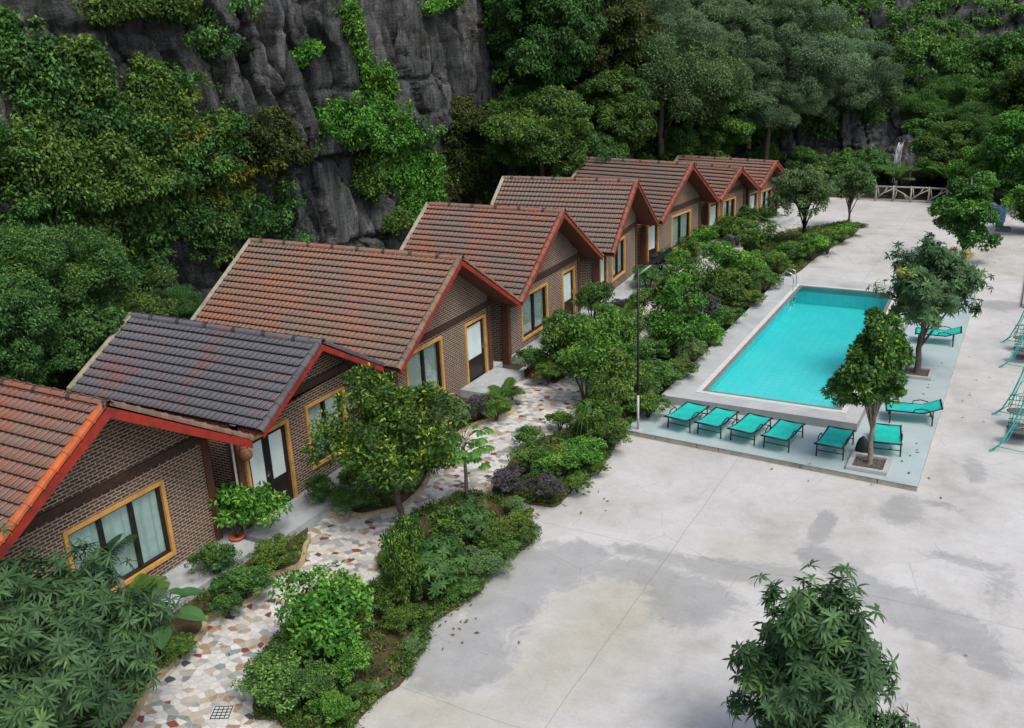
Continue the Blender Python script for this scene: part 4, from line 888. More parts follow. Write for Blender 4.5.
# ------------------------------------------------------------------ garden shrubs (prototypes shared by copies)
SH = {}
def proto(k, me): SH[k] = me
def bush_mesh(name, mat, seed, kind):
    rg = np.random.default_rng(seed); lv = Leaves()
    if kind == 'ball':      # small leaves, rounded, uneven
        Lc = lobes(rg, 12, (.62, .62, .5), -.5, .6); C = []
        for c in Lc: C.append(c+unit(rg.normal(size=(9, 3))+[0, 0, .4])*rg.uniform(.16, .34))
        C = np.concatenate(C+[lobes(rg, 24, (.6, .6, .5), -.6, .3)]); clump_fill(lv, rg, C, rg.uniform(.09, .19, len(C)), 80, .068, .038, .1, .6, rg.uniform(.2, .85, len(C)))
    elif kind == 'broad':
        Lc = lobes(rg, 10, (.6, .6, .65), -.6, .5); C = []
        for c in Lc: C.append(c+unit(rg.normal(size=(8, 3))+[0, 0, .5])*rg.uniform(.2, .42))
        C = np.concatenate(C+[lobes(rg, 18, (.6, .6, .6), -.6, .2)]); clump_fill(lv, rg, C, rg.uniform(.1, .22, len(C)), 44, .11, .055, .25, .55, rg.uniform(.25, .8, len(C)))
    elif kind == 'blade':   # long leaves in whorls
        n = 150; c = lobes(rg, n, (.85, .85, .8), -.6, .35); rosette_fill(lv, rg, c, unit(c+[0, 0, .5]+rg.normal(size=c.shape)*.2), 11, .19, .042, np.clip(rg.normal(.5, .2, len(c)), 0, 1))
    elif kind == 'open':    # upright leggy plant with spaced leaves
        C = []
        for i in range(16):
            a = rg.random()*6.28; t = np.linspace(.25, 1, 7)[:, None]; tip = np.array([math.cos(a)*rg.uniform(.2, .85), math.sin(a)*rg.uniform(.2, .85), rg.uniform(.2, .95)]); b = np.array([0, 0, -.7]); C.append(b+(tip-b)*t)
        C = np.concatenate(C); clump_fill(lv, rg, C, rg.uniform(.07, .16, len(C)), 26, .13, .05, .3, .5, rg.uniform(.3, .75, len(C)))
    m = MB(); rd = random.Random(seed)
    me = lv.mesh(name, LM[mat]); return me
for k, mt, kd in (('ball','deep','ball'),('ball2','jungle','ball'),('broad','bright','broad'),('broad2','deep','broad'),('blade','mango','blade'),('open','bright','open'),('open2','palm','open')): proto(k, bush_mesh('bush_'+k, mt, len(SH)+40, kd))
stem_me = None
def stems():
    m = MB(); rd = random.Random(3)
    for i in range(7):
        a = i*.9; m.tube([(math.cos(a)*.03, math.sin(a)*.03, 0), (math.cos(a)*.15, math.sin(a)*.15, .5), (math.cos(a)*.4, math.sin(a)*.4, 1.05)], [.03, .02, .008], 5)
    return m.mesh('stems', M['bark'])
stem_me = stems()
def shrub(px, py, kind, mat, r, h, label, cat='shrub', name='garden_shrub', group='shrubs planted along the garden path', gz=.08):
    g_ = (1.58 if py < 420 else 1.38) if r > .32 else 1.15; r *= g_; h *= 1.0+(g_-1)*1.1
    p = at(px, py, gz+h*.46); rd = random.Random(px*13+py); root = empty(name, (p.x, p.y, gz), rd.uniform(0, 6.28), label, cat, group)
    o = link('foliage', SH[kind], root, (0, 0, h*.54)); o.scale = (r*rd.uniform(.9, 1.1), r*rd.uniform(.9, 1.1), h*.5); o.material_slots[0].link = 'OBJECT'; o.material_slots[0].material = LM[mat]
    s = link('stem', stem_me, root); s.scale = (r, r, h*.55); return root
S = [
 # beds beside the houses
 (215,560,'ball','deep',.50,.75,'dark small-leaved bush at the corner post of the nearest house'),
 (243,583,'ball','deep',.60,.62,'spreading dark bush hugging the path kerb below the potted tree'),
 (272,556,'ball','jungle',.52,.6,'mid green bush beside the mosaic step, right of the dark kerb bush'),
 (226,605,'ball','deep',.36,.42,'small dark bush right of the elephant ear leaves'),
 (178,648,'ball','jungle',.36,.36,'low green tuft by the kerb in front of the orange pot'),
 (140,648,'broad','bright',.34,.6,'bright green shrub between the foreground tree and the kerb'),
 (118,676,'open2','palm',.38,.55,'low yellow green plant under the foreground tree beside the path'),
 (354,500,'ball','deep',.55,.5,'dark low bush in the curved bed under the yellow-tipped tree'),
 (322,492,'broad2','deep',.4,.7,'dark leafy shrub against the porch of the slate-roofed house'),
 (474,408,'ball','purple',.42,.6,'purplish bush left of the little palm by the longest-roofed house'),
 (456,416,'broad2','grey_green',.38,.7,'grey green bush close behind the papaya tree'),
 (496,407,'ball','jungle',.45,.55,'round green bush under the little palm by the porch corner'),
 (445,440,'ball','jungle',.4,.5,'green bush behind the yellow-tipped tree at the path edge'),
 (532,360,'ball','deep',.48,.75,'dark bush at the house corner right of the porch with the little palm'),
 (548,372,'ball','jungle',.4,.55,'green bush beside the red-leaved cordyline'),
 (566,352,'ball','deep',.45,.8,'bush under the window of the fourth house'),
 (583,340,'ball','jungle',.42,.8,'mid green bush beside the small palm by the fourth house'),
 (592,302,'ball','deep',.6,1.35,'tall round clipped dark shrub in front of the gap by the narrow door'),
 (607,318,'broad','bright',.4,.8,'bright shrub just right of the tall round clipped one'),
 (625,308,'ball','purple',.42,.6,'brownish purple bush under the fifth house window'),
 (648,278,'ball','deep',.6,.8,'dark bush left of the street lamp panel by the house wall'),
 (660,262,'ball','purple',.5,.7,'purple grey bush below the lamp panel'),
 (704,240,'broad','bright',.6,.9,'bright shrub under the wide pale curtained window'),
 (688,252,'broad','jungle',.55,.85,'green shrub beside the porch of the sixth house'),
 (722,228,'broad','jungle',.7,.9,'green shrub in front of the two far doors'),
 (745,220,'broad2','deep',.7,1.0,'dark shrub below the last house door'),
 (766,214,'ball','deep',.6,.8,'dark bush beside the end wall of the last house'),
 (352,478,'ball','jungle',.4,.6,'green bush under the window behind the yellow-tipped tree'),
 (430,462,'ball','deep',.42,.5,'dark bush between the yellow-tipped tree and the papaya'),
 (512,392,'ball','purple',.3,.5,'small purplish bush right of the little porch-corner palm'),
 (675,262,'broad','bright',.5,.8,'bright shrub on the path side below the wide pale curtained window'),
 (640,305,'broad','jungle',.5,.8,'leafy shrub just right of the upper lamp post'),
 (560,330,'broad2','deep',.5,1.0,'dark shrub against the fourth house wall under its window'),
 # bed A
 (448,530,'broad2','jungle',.5,.8,'broad-leaved bush behind the large round dark feathery one'),
 (425,585,'ball','deep',.45,.55,'dark bush in front of the large round dark feathery one'),
 (385,560,'ball','jungle',.3,.4,'little green bush at the path edge below the forked tree'),
 (390,600,'broad','jungle',.4,.6,'leafy bush between the bright shrubs and the yellow green one'),
 (505,548,'ball','deep',.4,.4,'dark low bush at the yard edge near the far tip of the nearest bed'),
 (325,625,'broad','bright',.86,1.35,'biggest bright green shrub in the nearest garden bed'),
 (348,612,'broad','bright',.5,1.2,'bright upright shrub at the right of the biggest bright one'),
 (303,652,'open2','palm',.34,.8,'yellow green strap-leaved plant at the left of the nearest bed'),
 (278,683,'ball','deep',.68,.75,'dark small-leaved bush at the left tip of the nearest bed'),
 (318,682,'ball','deep',.42,.7,'dark bush under the biggest bright green shrub'),
 (352,668,'broad','bright',.36,.7,'bright shrub between the biggest shrub and the concrete yard'),
 (332,708,'ball','bright',.40,.5,'round light green bush at the bottom edge of the photo'),
 (355,692,'ball','deep',.3,.35,'little dark bush at the lower right of the nearest bed'),
 (376,688,'ball','grey_green',.2,.22,'tiny grey green tuft by the concrete edge, lower one'),
 (404,618,'ball','jungle',.42,.38,'low green mat between the round dark shrub and the bright shrubs'),
 (412,645,'ball','grey_green',.26,.28,'tiny grey green tuft on bare soil beside the yard'),
 (437,565,'blade','deep',.66,1.2,'large round dark feathery shrub in the middle of the nearest bed'),
 (404,575,'broad','yellow_tip',.42,1.5,'yellow green shrub left of the large round dark one'),
 (412,545,'broad','yellow_tip',.35,1.1,'yellow-tipped shrub at the foot of the forked tree'),
 (470,522,'blade','deep',.5,.9,'dark feathery shrub below the papaya tree'),
 (495,535,'ball','jungle',.55,.55,'low green bush near the far tip of the nearest bed'),
 (518,528,'ball','jungle',.4,.75,'upright green bush at the far tip of the nearest bed'),
 (486,560,'ball','grey_green',.55,.35,'low grey green border plant along the yard edge'),
 (460,588,'ball','deep',.42,.35,'dark border plant at the bulge of the nearest bed'),
 (515,505,'ball','grey_green',.3,.5,'small pale bush at the opening between the two big beds'),
 # bed B
 (507,482,'ball','purple',.45,.55,'purple green bush at the near left corner of the pool-side bed'),
 (547,488,'ball','purple',.44,.62,'dark purple flowering bush facing the concrete yard'),
 (528,462,'broad','jungle',.5,.65,'green bush behind the two purple ones'),
 (528,440,'broad2','deep',.4,.6,'dark bush at the path side of the pool-side bed'),
 (560,465,'broad','bright',.55,.6,'bright green bush between the dark purple bush and the drooping plant'),
 (585,455,'broad','bright',.55,.6,'bright green bush by the yard below the drooping strap plant'),
 (577,484,'ball','jungle',.34,.36,'low border bush at the yard beside the dark purple one'),
 (598,468,'ball','jungle',.3,.34,'low border bush near the terrace corner'),
 (545,470,'ball','deep',.4,.5,'dark bush behind the dark purple flowering one'),
 (600,425,'broad','jungle',.55,.9,'leafy bush between the drooping plant and the lamp post foot'),
 (560,420,'ball','jungle',.4,.5,'green bush at the path edge left of the drooping plant'),
 (635,390,'broad','jungle',.5,1.0,'leafy bush right behind the lower lamp post'),
 (735,280,'ball','jungle',.6,.8,'round green bush among the far shrubs left of the pool ladder'),
 (665,335,'broad','bright',.6,1.2,'bright leafy shrub under the conical tree, path side'),
 (640,355,'ball','deep',.6,.9,'dark bush right of the lamp post at mid height'),
 (612,432,'ball','jungle',.6,.8,'green bush beside the foot of the street lamp'),
 (610,408,'broad','jungle',.55,1.1,'leafy shrub left of the lamp post foot'),
 (585,375,'broad','bright',.75,1.3,'bright tall shrub beside the path left of the lamp post'),
 (562,348,'broad','jungle',.75,1.4,'tall leafy shrub in front of the fourth house window'),
 (597,352,'broad','bright',.8,1.5,'tallest bright shrub left of the lamp post'),
 (615,378,'broad2','jungle',.6,1.2,'dark leafy shrub touching the lamp post'),
 (626,338,'open','bright',.6,1.2,'open twiggy shrub behind the lamp post'),
 (655,378,'ball','deep',.7,.9,'dark bush right of the lamp post beside the pool coping'),
 (648,405,'ball','jungle',.5,.6,'green bush at the corner of the pool coping and terrace'),
 (676,372,'ball','jungle',.55,.7,'green bush beside the left coping, near end of the pool'),
 (676,300,'broad','jungle',.8,1.6,'bushy green top shrub behind the tall conical one'),
 (690,352,'ball','grey_green',.55,.8,'grey green bush beside the pool coping left of mid pool'),
 (706,336,'broad','bright',.6,.8,'bright bush beside the pool coping at mid pool'),
 (703,310,'broad2','purple',.6,.9,'purplish leafy bush right of the tall conical shrub'),
 (722,318,'ball','deep',.6,.7,'dark bush at the coping past mid pool'),
 (700,285,'open','bright',.65,1.3,'open bright shrub among the far beds, behind the purplish one'),
 (728,292,'broad','jungle',.7,1.1,'leafy shrub left of the pool ladder'),
 (745,300,'ball','jungle',.6,.7,'green bush by the coping just before the ladder'),
 (722,262,'broad','bright',.8,1.2,'bright spreading shrub in the middle of the far bed'),
 (748,270,'broad','bright',.8,1.1,'bright shrub directly left of the far pool corner'),
 (765,282,'ball','deep',.6,.8,'dark bush at the far left pool corner'),
 (752,245,'open','jungle',.9,1.3,'tall open shrub left of the round-crowned tree'),
 (775,262,'ball','jungle',.7,.8,'green bush below the round-crowned tree'),
 (790,252,'ball','deep',.7,.8,'dark bush at the foot of the round-crowned tree'),
 (812,248,'broad','bright',.6,.8,'bright bush right of the round-crowned tree by the yard'),
 (828,240,'ball','jungle',.6,.9,'green bush between the two far garden trees'),
 (842,234,'broad','bright',.6,.6,'low bright bush near the tip of the far bed'),
 (852,228,'ball','jungle',.55,.5,'last low bush at the tip of the far bed'),
 (738,232,'broad','jungle',.7,.9,'green shrub between the path and the far bed, under the last doors'),
]
for a in S: shrub(*a)

# ground cover: one uncountable mass of tufts over the soil
def ground_cover():
    rg = np.random.default_rng(9); lv = Leaves()
    def inside(P, poly):
        x, y = P[:, 0], P[:, 1]; r = np.zeros(len(P), bool); j = len(poly)-1
        for i in range(len(poly)):
            xi, yi = poly[i]; xj, yj = poly[j]; c = ((yi > y) != (yj > y)) & (x < (xj-xi)*(y-yi)/(yj-yi+1e-12)+xi); r ^= c; j = i
        return r
    for poly, dens in ((B1, 11), (B2, 10), (B3, 12), (BA, 10), (BB, 13)):
        q = np.array(poly); lo, hi = q.min(0), q.max(0); n = int((hi-lo).prod()*dens*3); P = rg.uniform(lo, hi, (n, 2)); ok = inside(P, poly)
        dn = fbm(P[:, 0]*.9, P[:, 1]*.9, 77)+.18; P = P[ok & (rg.random(n) < np.clip(dn*4+.45, 0, 1))]
        C = np.concatenate([P, np.full((len(P), 1), .12)], 1); clump_fill(lv, rg, C, rg.uniform(.05, .17, len(C)), 22, .09, .03, -.1, .3, rg.uniform(.1, .8, len(C)), .8)
    # leafy rim that spills over the edge of the beds towards the yard
    for poly in (BA, BB[:28]):
        q = np.array([tuple(p)[:2] for p in smooth_loop([(x, y, 0) for x, y in poly], poly is BA, 8)]); k = rg.integers(0, len(q), 900); P = q[k]+rg.normal(size=(900, 2))*.07
        c = np.array(poly).mean(0); P = P+unit(c-P)*.12; keep = fbm(P[:, 0]*.6, P[:, 1]*.6, 12) > -.12; P = P[keep]
        C = np.concatenate([P, np.full((len(P), 1), .13)], 1); clump_fill(lv, rg, C, rg.uniform(.06, .15, len(C)), 22, .08, .025, -.1, .3, rg.uniform(.1, .7, len(C)), .8)
    tag(link('ground_cover', lv.mesh('ground_cover', LM['jungle'])), 'low green leafy cover on the soil of the garden beds', 'ground cover', kind='stuff')
ground_cover()

# ------------------------------------------------------------------ palms and strap-leaved plants
def palm_mesh(name, mat, seed, n, L, leaf, lw, rise=.9, drop=1.0, nl=26, stem=.0, stiff=False):
    rg = np.random.default_rng(seed); lv = Leaves()
    for i in range(n):
        a = i*2.4+rg.uniform(-.3, .3); e = rise*rg.uniform(.45, 1.1); Lf = L*rg.uniform(.75, 1.1); t = np.linspace(.16, 1, nl)
        h = np.array([math.cos(a), math.sin(a), 0]); up = np.array([0, 0, 1.]); P = h*(t*Lf*math.cos(e*.7))[:, None]+up*(t*Lf*math.sin(e)-t**2.2*Lf*.55*drop)[:, None]+[0, 0, stem]
        T = unit(np.gradient(P, axis=0)); sd = unit(np.cross(T, up))
        for s in (-1, 1):
            A = unit(sd*s*.9+T*.75+up*(.15 if not stiff else .45)); N = unit(np.cross(A, T)*s+up*.7); LL = leaf*np.sin(np.clip(t*.92+.1, 0, 1)*math.pi)**.6*rg.uniform(.85, 1.1, nl)
            lv.add(P, A, N, LL+.03, np.full(nl, lw), np.full(nl, rg.uniform(.3, .7))+rg.normal(size=nl)*.08, True)
        lv.add(P[:-1], T[:-1], np.repeat(up[None], nl-1, 0), np.full(nl-1, Lf/nl*1.7), np.full(nl-1, .018), np.full(nl-1, .9))
    return lv.mesh(name, LM[mat])
def strap_mesh(name, mat, seed, n, L, w_, rise=1.1, stem=0.0):
    rg = np.random.default_rng(seed); V = []; Sz = []; Ix = []; T = []; c = 0
    for i in range(n):
        a = rg.random()*6.28; e = rise*rg.uniform(.35, 1.1); Lf = L*rg.uniform(.7, 1.1); K = 7; h = np.array([math.cos(a), math.sin(a), 0]); sd = np.array([-math.sin(a), math.cos(a), 0])
        for k in range(K):
            t = k/(K-1); p = h*(t*Lf*math.cos(e*.8))+np.array([0, 0, stem+t*Lf*math.sin(e)-t**2.4*Lf*1.0]); ww = w_*(1-t**2)*.5+.001; V += [p+sd*ww, p-sd*ww]
        for k in range(K-1): b = c+k*2; Ix += [b, b+1, b+3, b+2]; Sz.append(4); T.append(rg.uniform(.2, .9) if k == 0 else T[-1])
        c += 2*K
    return fast_mesh(name, np.array(V), Sz, Ix, LM[mat], T)
def put(name, me, p, label, cat, group=None, trunk=None, s=1.0, rz=0):
    root = empty(name, p, rz, label, cat, group); root.scale = (s,)*3
    link('fronds' if 'palm' in name else 'leaves', me, root)
    if trunk: m = MB(); m.tube([(0, 0, -.03), (.01, 0, trunk[0]*.5), (0, 0, trunk[0])], [trunk[1]*1.3, trunk[1], trunk[1]*.9], 8); m.build('trunk', M['bark_pale'], root)
    return root
areca = palm_mesh('areca', 'palm', 3, 15, 1.0, .32, .034, 1.15, .55, stem=.15); cyc = palm_mesh('cycad', 'palm_dark', 4, 18, .95, .22, .026, .95, .6, 34, stem=.2, stiff=True)
fan = palm_mesh('fan', 'palm_dark', 5, 20, 1.15, .36, .034, 1.3, .5, stem=.85)
G_ = 'small palms in the garden beds'
put('garden_palm', fan, at(92,612,.1), 'feathery dark palm in front of the three-pane window', 'palm', G_, (.9, .06), 1.05)
put('garden_palm', areca, at(128,612,.1), 'yellow green palm right of the dark one under the three-pane window', 'palm', G_, (.8, .05), 1.0, 1)
put('garden_palm', areca, at(502,405,.1), 'little palm on the porch corner of the house with the longest roof', 'palm', G_, (.25, .04), .9, 2)
put('garden_palm', areca, at(573,365,.1), 'little palm below the window of the fourth house', 'palm', G_, (.2, .04), .85, 3)
put('garden_palm', areca, at(620,325,.1), 'bushy palm by the porch of the fifth house', 'palm', G_, (.25, .04), 1.0, 4)
put('garden_palm', areca, at(652,262,.1), 'palm behind the street lamp panel', 'palm', G_, (.6, .05), 1.15, 5)
put('garden_palm', cyc, at(654,366,.1), 'stiff dark cycad palm right of the lamp post', 'palm', G_, (.35, .08), 1.1, 6)
put('garden_palm', cyc, at(716,300,.1), 'dark cycad palm beside the pool coping', 'palm', G_, (.3, .08), .9, 7)
put('garden_palm', areca, at(690,262,.1), 'yellow green palm among shrubs in front of the sixth house', 'palm', G_, (.3, .05), 1.0, 8)
coco = palm_mesh('coconut', 'palm', 8, 14, 2.0, .5, .045, 1.25, .7, 34, stem=1.0)
put('coconut_palm', coco, at_y(895,196,64.2)*1, 'young bright palm behind the railing in front of the waterfall', 'palm', 'young palms behind the railing', (1.05, .1), .95)
put('coconut_palm', coco, at_y(947,198,64.0)*1, 'young bright palm behind the railing right of the waterfall', 'palm', 'young palms behind the railing', (1.05, .1), 1.05, 1)
for o in bpy.data.objects:
    if o.name.startswith('coconut_palm') and o.type == 'EMPTY': o.location.z = 0
strap = strap_mesh('strap', 'palm', 6, 130, .95, .035, 1.25, .75)
put('strap_leaf_plant', strap, at(590,440,.09), 'drooping strap-leaved plant in the middle of the pool-side bed', 'plant', None, (.8, .05), 1.15)
sp2 = strap_mesh('strap_small', 'yellow', 7, 60, .5, .02, 1.3, .05)
put('spiky_plant', sp2, at(562,452,.3), 'thin grassy yellow green plant above the bright bushes near the yard', 'plant', None, None, 1.2)
put('spiky_plant', sp2, at(128,668,.1), 'grassy striped plant by the kerb near the foreground tree', 'plant', None, None, .9)
cord = strap_mesh('cordyline', 'red', 8, 34, .4, .06, 1.2, .35)
put('cordyline', cord, at(536,384,.1), 'red-leaved cordyline by the corner of the fourth house', 'plant', None, (.36, .03), 1.0)

# elephant ear in an orange pot, potted tree
def pot(root, r, h, mat='terracotta'):
    m = MB(); m.lathe([(r*.55, 0), (r*.62, .01), (r*.92, h*.8), (r*1.08, h*.82), (r*1.1, h), (r*.95, h), (r*.9, h*.88), (.001, h*.86)], 16); return m.build('pot', M[mat], root)
def ear_blade(m, base, tip_dir, L, W, droop):
    d = Vector(tip_dir).normalized(); sd = d.cross(Vector((0, 0, 1))).normalized(); up = sd.cross(d); K = 8; rows = []
    for i in range(K+1):
        t = i/K; wd = W*.5*(math.sin(min(1, t*1.05+.12)*math.pi)**.65 if t < .97 else .04); back = -.18*L*(1-t)**3; p = Vector(base)+d*(t*L+back*0)-Vector((0, 0, 1))*(droop*L*t*t)
        rows.append([p+sd*wd*k+up*abs(k)*wd*.25-d*(abs(k)*.16*L*(1-t)**2) for k in (-1, -.5, 0, .5, 1)])
    for i in range(K):
        for j in range(4): m.face([rows[i][j], rows[i][j+1], rows[i+1][j+1], rows[i+1][j]], smooth=True)
ep = at(165,638,.1); er = empty('elephant_ear_plant', ep, 0, 'elephant ear plant with huge pale leaves in an orange pot', 'potted plant'); pot(er, .14, .2)
for i, (a, e, L, q) in enumerate(((.3,.75,.62,.62),(1.15,.9,.55,.75),(-.75,.6,.6,.5),(-1.7,.8,.5,.62),(2.3,1.1,.45,.7),(.75,1.25,.34,.85))):
    st = Vector((math.cos(a)*math.cos(e)*q, math.sin(a)*math.cos(e)*q, .2+math.sin(e)*q)); m = MB(); m.tube([(0, 0, .12), st*.5+Vector((0, 0, .12)), st], [.018, .014, .01], 6); s_ = m.build('stalk', LM['ear'], er)
    m = MB(); ear_blade(m, st, (math.cos(a), math.sin(a), .05), L, L*.72, .35); lf_ = m.build('leaf', LM['ear'], s_)
pp = at(238,545,.1); pr = empty('potted_tree', pp, 0, 'small bright-leaved tree in an orange pot at the house corner', 'potted tree'); pot(pr, .2, .3)
pr.scale = (.84,)*3
ptm, ptl = crown_mesh('potted_crown', LM['bright'], 77, (.8, .8, .5), 12, 8, 26, .16, .075, .5, .22, .35, .5)
m = MB()
for L in ptl[:8]: m.tube([(0, 0, .2), (L[0]*.3, L[1]*.3, .6), (L[0]+.25, L[1]+.25, .95+L[2])], [.03, .02, .008], 6)
m.build('trunk', M['bark'], pr); link('crown', ptm, pr, (.25, .25, .95))

# ------------------------------------------------------------------ garden trees
def gtree(name, base, H, r, seed, cm, lc, cz, label, lean=(0, 0), bark='bark', group=None, coff=(0, 0), rz=0):
    root = empty(name, base, rz, label, 'tree', group)
    link('trunk', trunk_mesh('trunk', M[bark], seed, H, r, [tuple(q*np.array([.85, .85, .8])) for q in lc], lean, .03, .5, (coff[0], coff[1], cz)), root)
    link('crown', cm, root, (coff[0], coff[1], cz)); return root
# yellow-tipped forked tree over the path
def lift(px, py, base): # height of the crown centre above a base seen at pixel
    d = ray(px, py); t = (base[0]*d[0]+base[1]*d[1])/(d[0]**2+d[1]**2); return CH+d[2]*t
cm, lc = crown_mesh('yellow_tip_crown', LM['yellow_tip'], 21, (1.6, 1.6, 1.35), 24, 9, 74, .125, .055, .40, .16, .15, .75, -.8, .7)
gtree('forked_tree', at(402,520,.1), 1.5, .075, 31, cm, lc, 2.2, 'forked tree with dark green and yellow-tipped leaves over the mosaic path', (-.25, -.05), 'bark', None, (-.35, .15))
def papaya():
    b = at(467,502,.05); root = empty('papaya_tree', b, 0, 'slender papaya tree with jagged leaves beside the mosaic path', 'tree'); m = MB(); m.tube([(0, 0, 0), (.02, 0, .8), (0, 0, 1.75)], [.06, .045, .035], 8); m.build('trunk', M['bark_pale'], root)
    rg = np.random.default_rng(5); lv = Leaves(); m = MB()
    for i in range(26):
        a = i*2.4; e = rg.uniform(-.7, .9); q = rg.uniform(.35, .7); z0 = rg.uniform(1.35, 1.75); tip = np.array([math.cos(a)*q*math.cos(e), math.sin(a)*q*math.cos(e), z0+q*math.sin(e)*.8]); m.tube([(0, 0, z0), (tip[0]*.5, tip[1]*.5, z0+.6*(tip[2]-z0)+.05), tuple(tip)], [.01, .008, .006], 5)
        for f in np.linspace(-2.2, 2.2, 9):
            A = np.array([[math.cos(a+f), math.sin(a+f), -.35]]); 
            for sp in (0, .25, -.25):
                A2 = np.array([[math.cos(a+f+sp), math.sin(a+f+sp), -.35]]); lv.add(tip[None]+(A*.08 if sp else 0), unit(A2), np.array([[0, 0, 1.]]), np.array([.22-.35*abs(sp)]), np.array([.05]), np.array([rg.uniform(.35, .9)]), True)
    m.build('leaf_stalks', LM['bright'], root); link('crown', lv.mesh('papaya_leaves', LM['bright']), root)
papaya()
cm, lc = crown_mesh('round_green_crown', LM['bright'], 23, (.95, .95, 1.2), 16, 8, 60, .13, .06, .4, .18, .2, .3, -.7)
gtree('conical_shrub_tree', at(676,362,.1), 1.0, .05, 32, cm, lc, 1.5, 'tall conical leafy tree between the lamp post and the pool', group=None)
cm, lc = crown_mesh('far_round', LM['grey_green'], 24, (1.45, 1.45, 1.4), 20, 9, 90, .13, .05, .38, .16, .6, .45, -.5)
tr = gtree('garden_tree', at(803,245,.1), 1.7, .1, 33, cm, lc, 2.75, 'round-crowned tree with olive tips standing beyond the far pool corner')
tr.children[1].material_slots[0].link = 'OBJECT'; tr.children[1].material_slots[0].material = LM['olive']
cm, lc = crown_mesh('far_light', LM['grey_green'], 25, (1.0, 1.0, 1.35), 16, 8, 80, .13, .055, .42, .18, .3, .4, -.6)
tr = gtree('garden_tree', at(848,228,.1), 1.5, .06, 34, cm, lc, 2.2, 'slender pale green tree at the tip of the far bed')
# trees in square pits on the terrace
def pit(p, s, label):
    m = MB(); root = empty('tree_pit', (p.x, p.y, .155), 0, label, 'tree pit', 'square tree pits'); t = .12
    m.box((-s, -s, 0), (s, -s+t, .09)); m.box((-s, s-t, 0), (s, s, .09)); m.box((-s, -s+t, 0), (-s+t, s-t, .09)); m.box((s-t, -s+t, 0), (s, s-t, .09)); m.build('kerb_frame', M['grey_pit'], root)
    m = MB(); rd = random.Random(2)
    for i in range(150):
        x, y, r = rd.uniform(-s+t, s-t), rd.uniform(-s+t, s-t), rd.uniform(.02, .045); m.lathe([(.001, r*.7), (r*.7, r*.5), (r, 0)], 6, (x, y, .03))
    m.face([(-s+t, -s+t, .03), (s-t, -s+t, .03), (s-t, s-t, .03), (-s+t, s-t, .03)]); m.build('pebbles', M['pebble'], root)
t1 = at(869,465,.15); t2 = at(916,374,.15); t3 = at(962,262,.0)
pit(t1, .5, 'square pebble pit round the trunk of the egg-shaped tree'); pit(t2, .5, 'square pebble pit round the trunk of the dark mango tree')
rg_ = np.random.default_rng(26)
cm, lc = crown_mesh('egg_crown', LM['jack'], 26, (.72, .72, 1.55), 36, 8, 58, .125, .07, .36, .165, .1, .35, -.75, 1.0)
tp = np.zeros(len(cm.vertices)*3, np.float32); cm.vertices.foreach_get('co', tp); tp = tp.reshape(-1, 3); f_ = np.clip(1.05-.13*tp[:, 2:3], .5, 1.15); tp[:, :2] *= f_; cm.vertices.foreach_set('co', tp.ravel())
gtree('terrace_tree', t1, 1.9, .065, 35, cm, lc, 2.62, 'egg-shaped glossy green tree among the teal loungers', bark='bark_pale', coff=(-.12, 0))
cm, lc = shoot_crown('mango_crown', LM['mango'], 27, (1.6, 1.6, 1.55), 80, 20, 11, .22, .05, .02)
gtree('terrace_tree', t2, 1.7, .09, 36, cm, lc, 2.65, 'dark mango tree with drooping leaves at the right side of the pool', (.1, 0), coff=(.12, 0))
cm, lc = crown_mesh('yard_crown', LM['jack'], 28, (1.22, 1.22, 1.95), 28, 9, 80, .15, .075, .4, .17, .2, .3, -.7)
tr = gtree('yard_tree', t3, 1.0, .08, 37, cm, lc, 2.1, 'tall bushy green tree in the far yard behind the dark mango tree')
tr.children[1].material_slots[0].link = 'OBJECT'; tr.children[1].material_slots[0].material = LM['jungle']
# foreground mango trees
cm, lc = shoot_crown('near_mango', LM['mango'], 29, (1.12, 1.12, 1.75), 70, 28, 11, .2, .042, .022)
gtree('mango_tree', at(810,795,0), 1.3, .07, 38, cm, lc, 1.65, 'mango tree with reddish new shoots in the foreground on the yard', (.05, .0))
cm, lc = shoot_crown('near_bush', LM['mango'], 30, (1.8, 1.8, 1.45), 84, 22, 11, .25, .04, .0)
bp = at(55,690,1.5); gtree('oleander_tree', Vector((bp.x, bp.y, .08)), 1.3, .07, 39, cm, lc, 1.95, 'large grey green narrow-leaved tree in the bottom left corner')

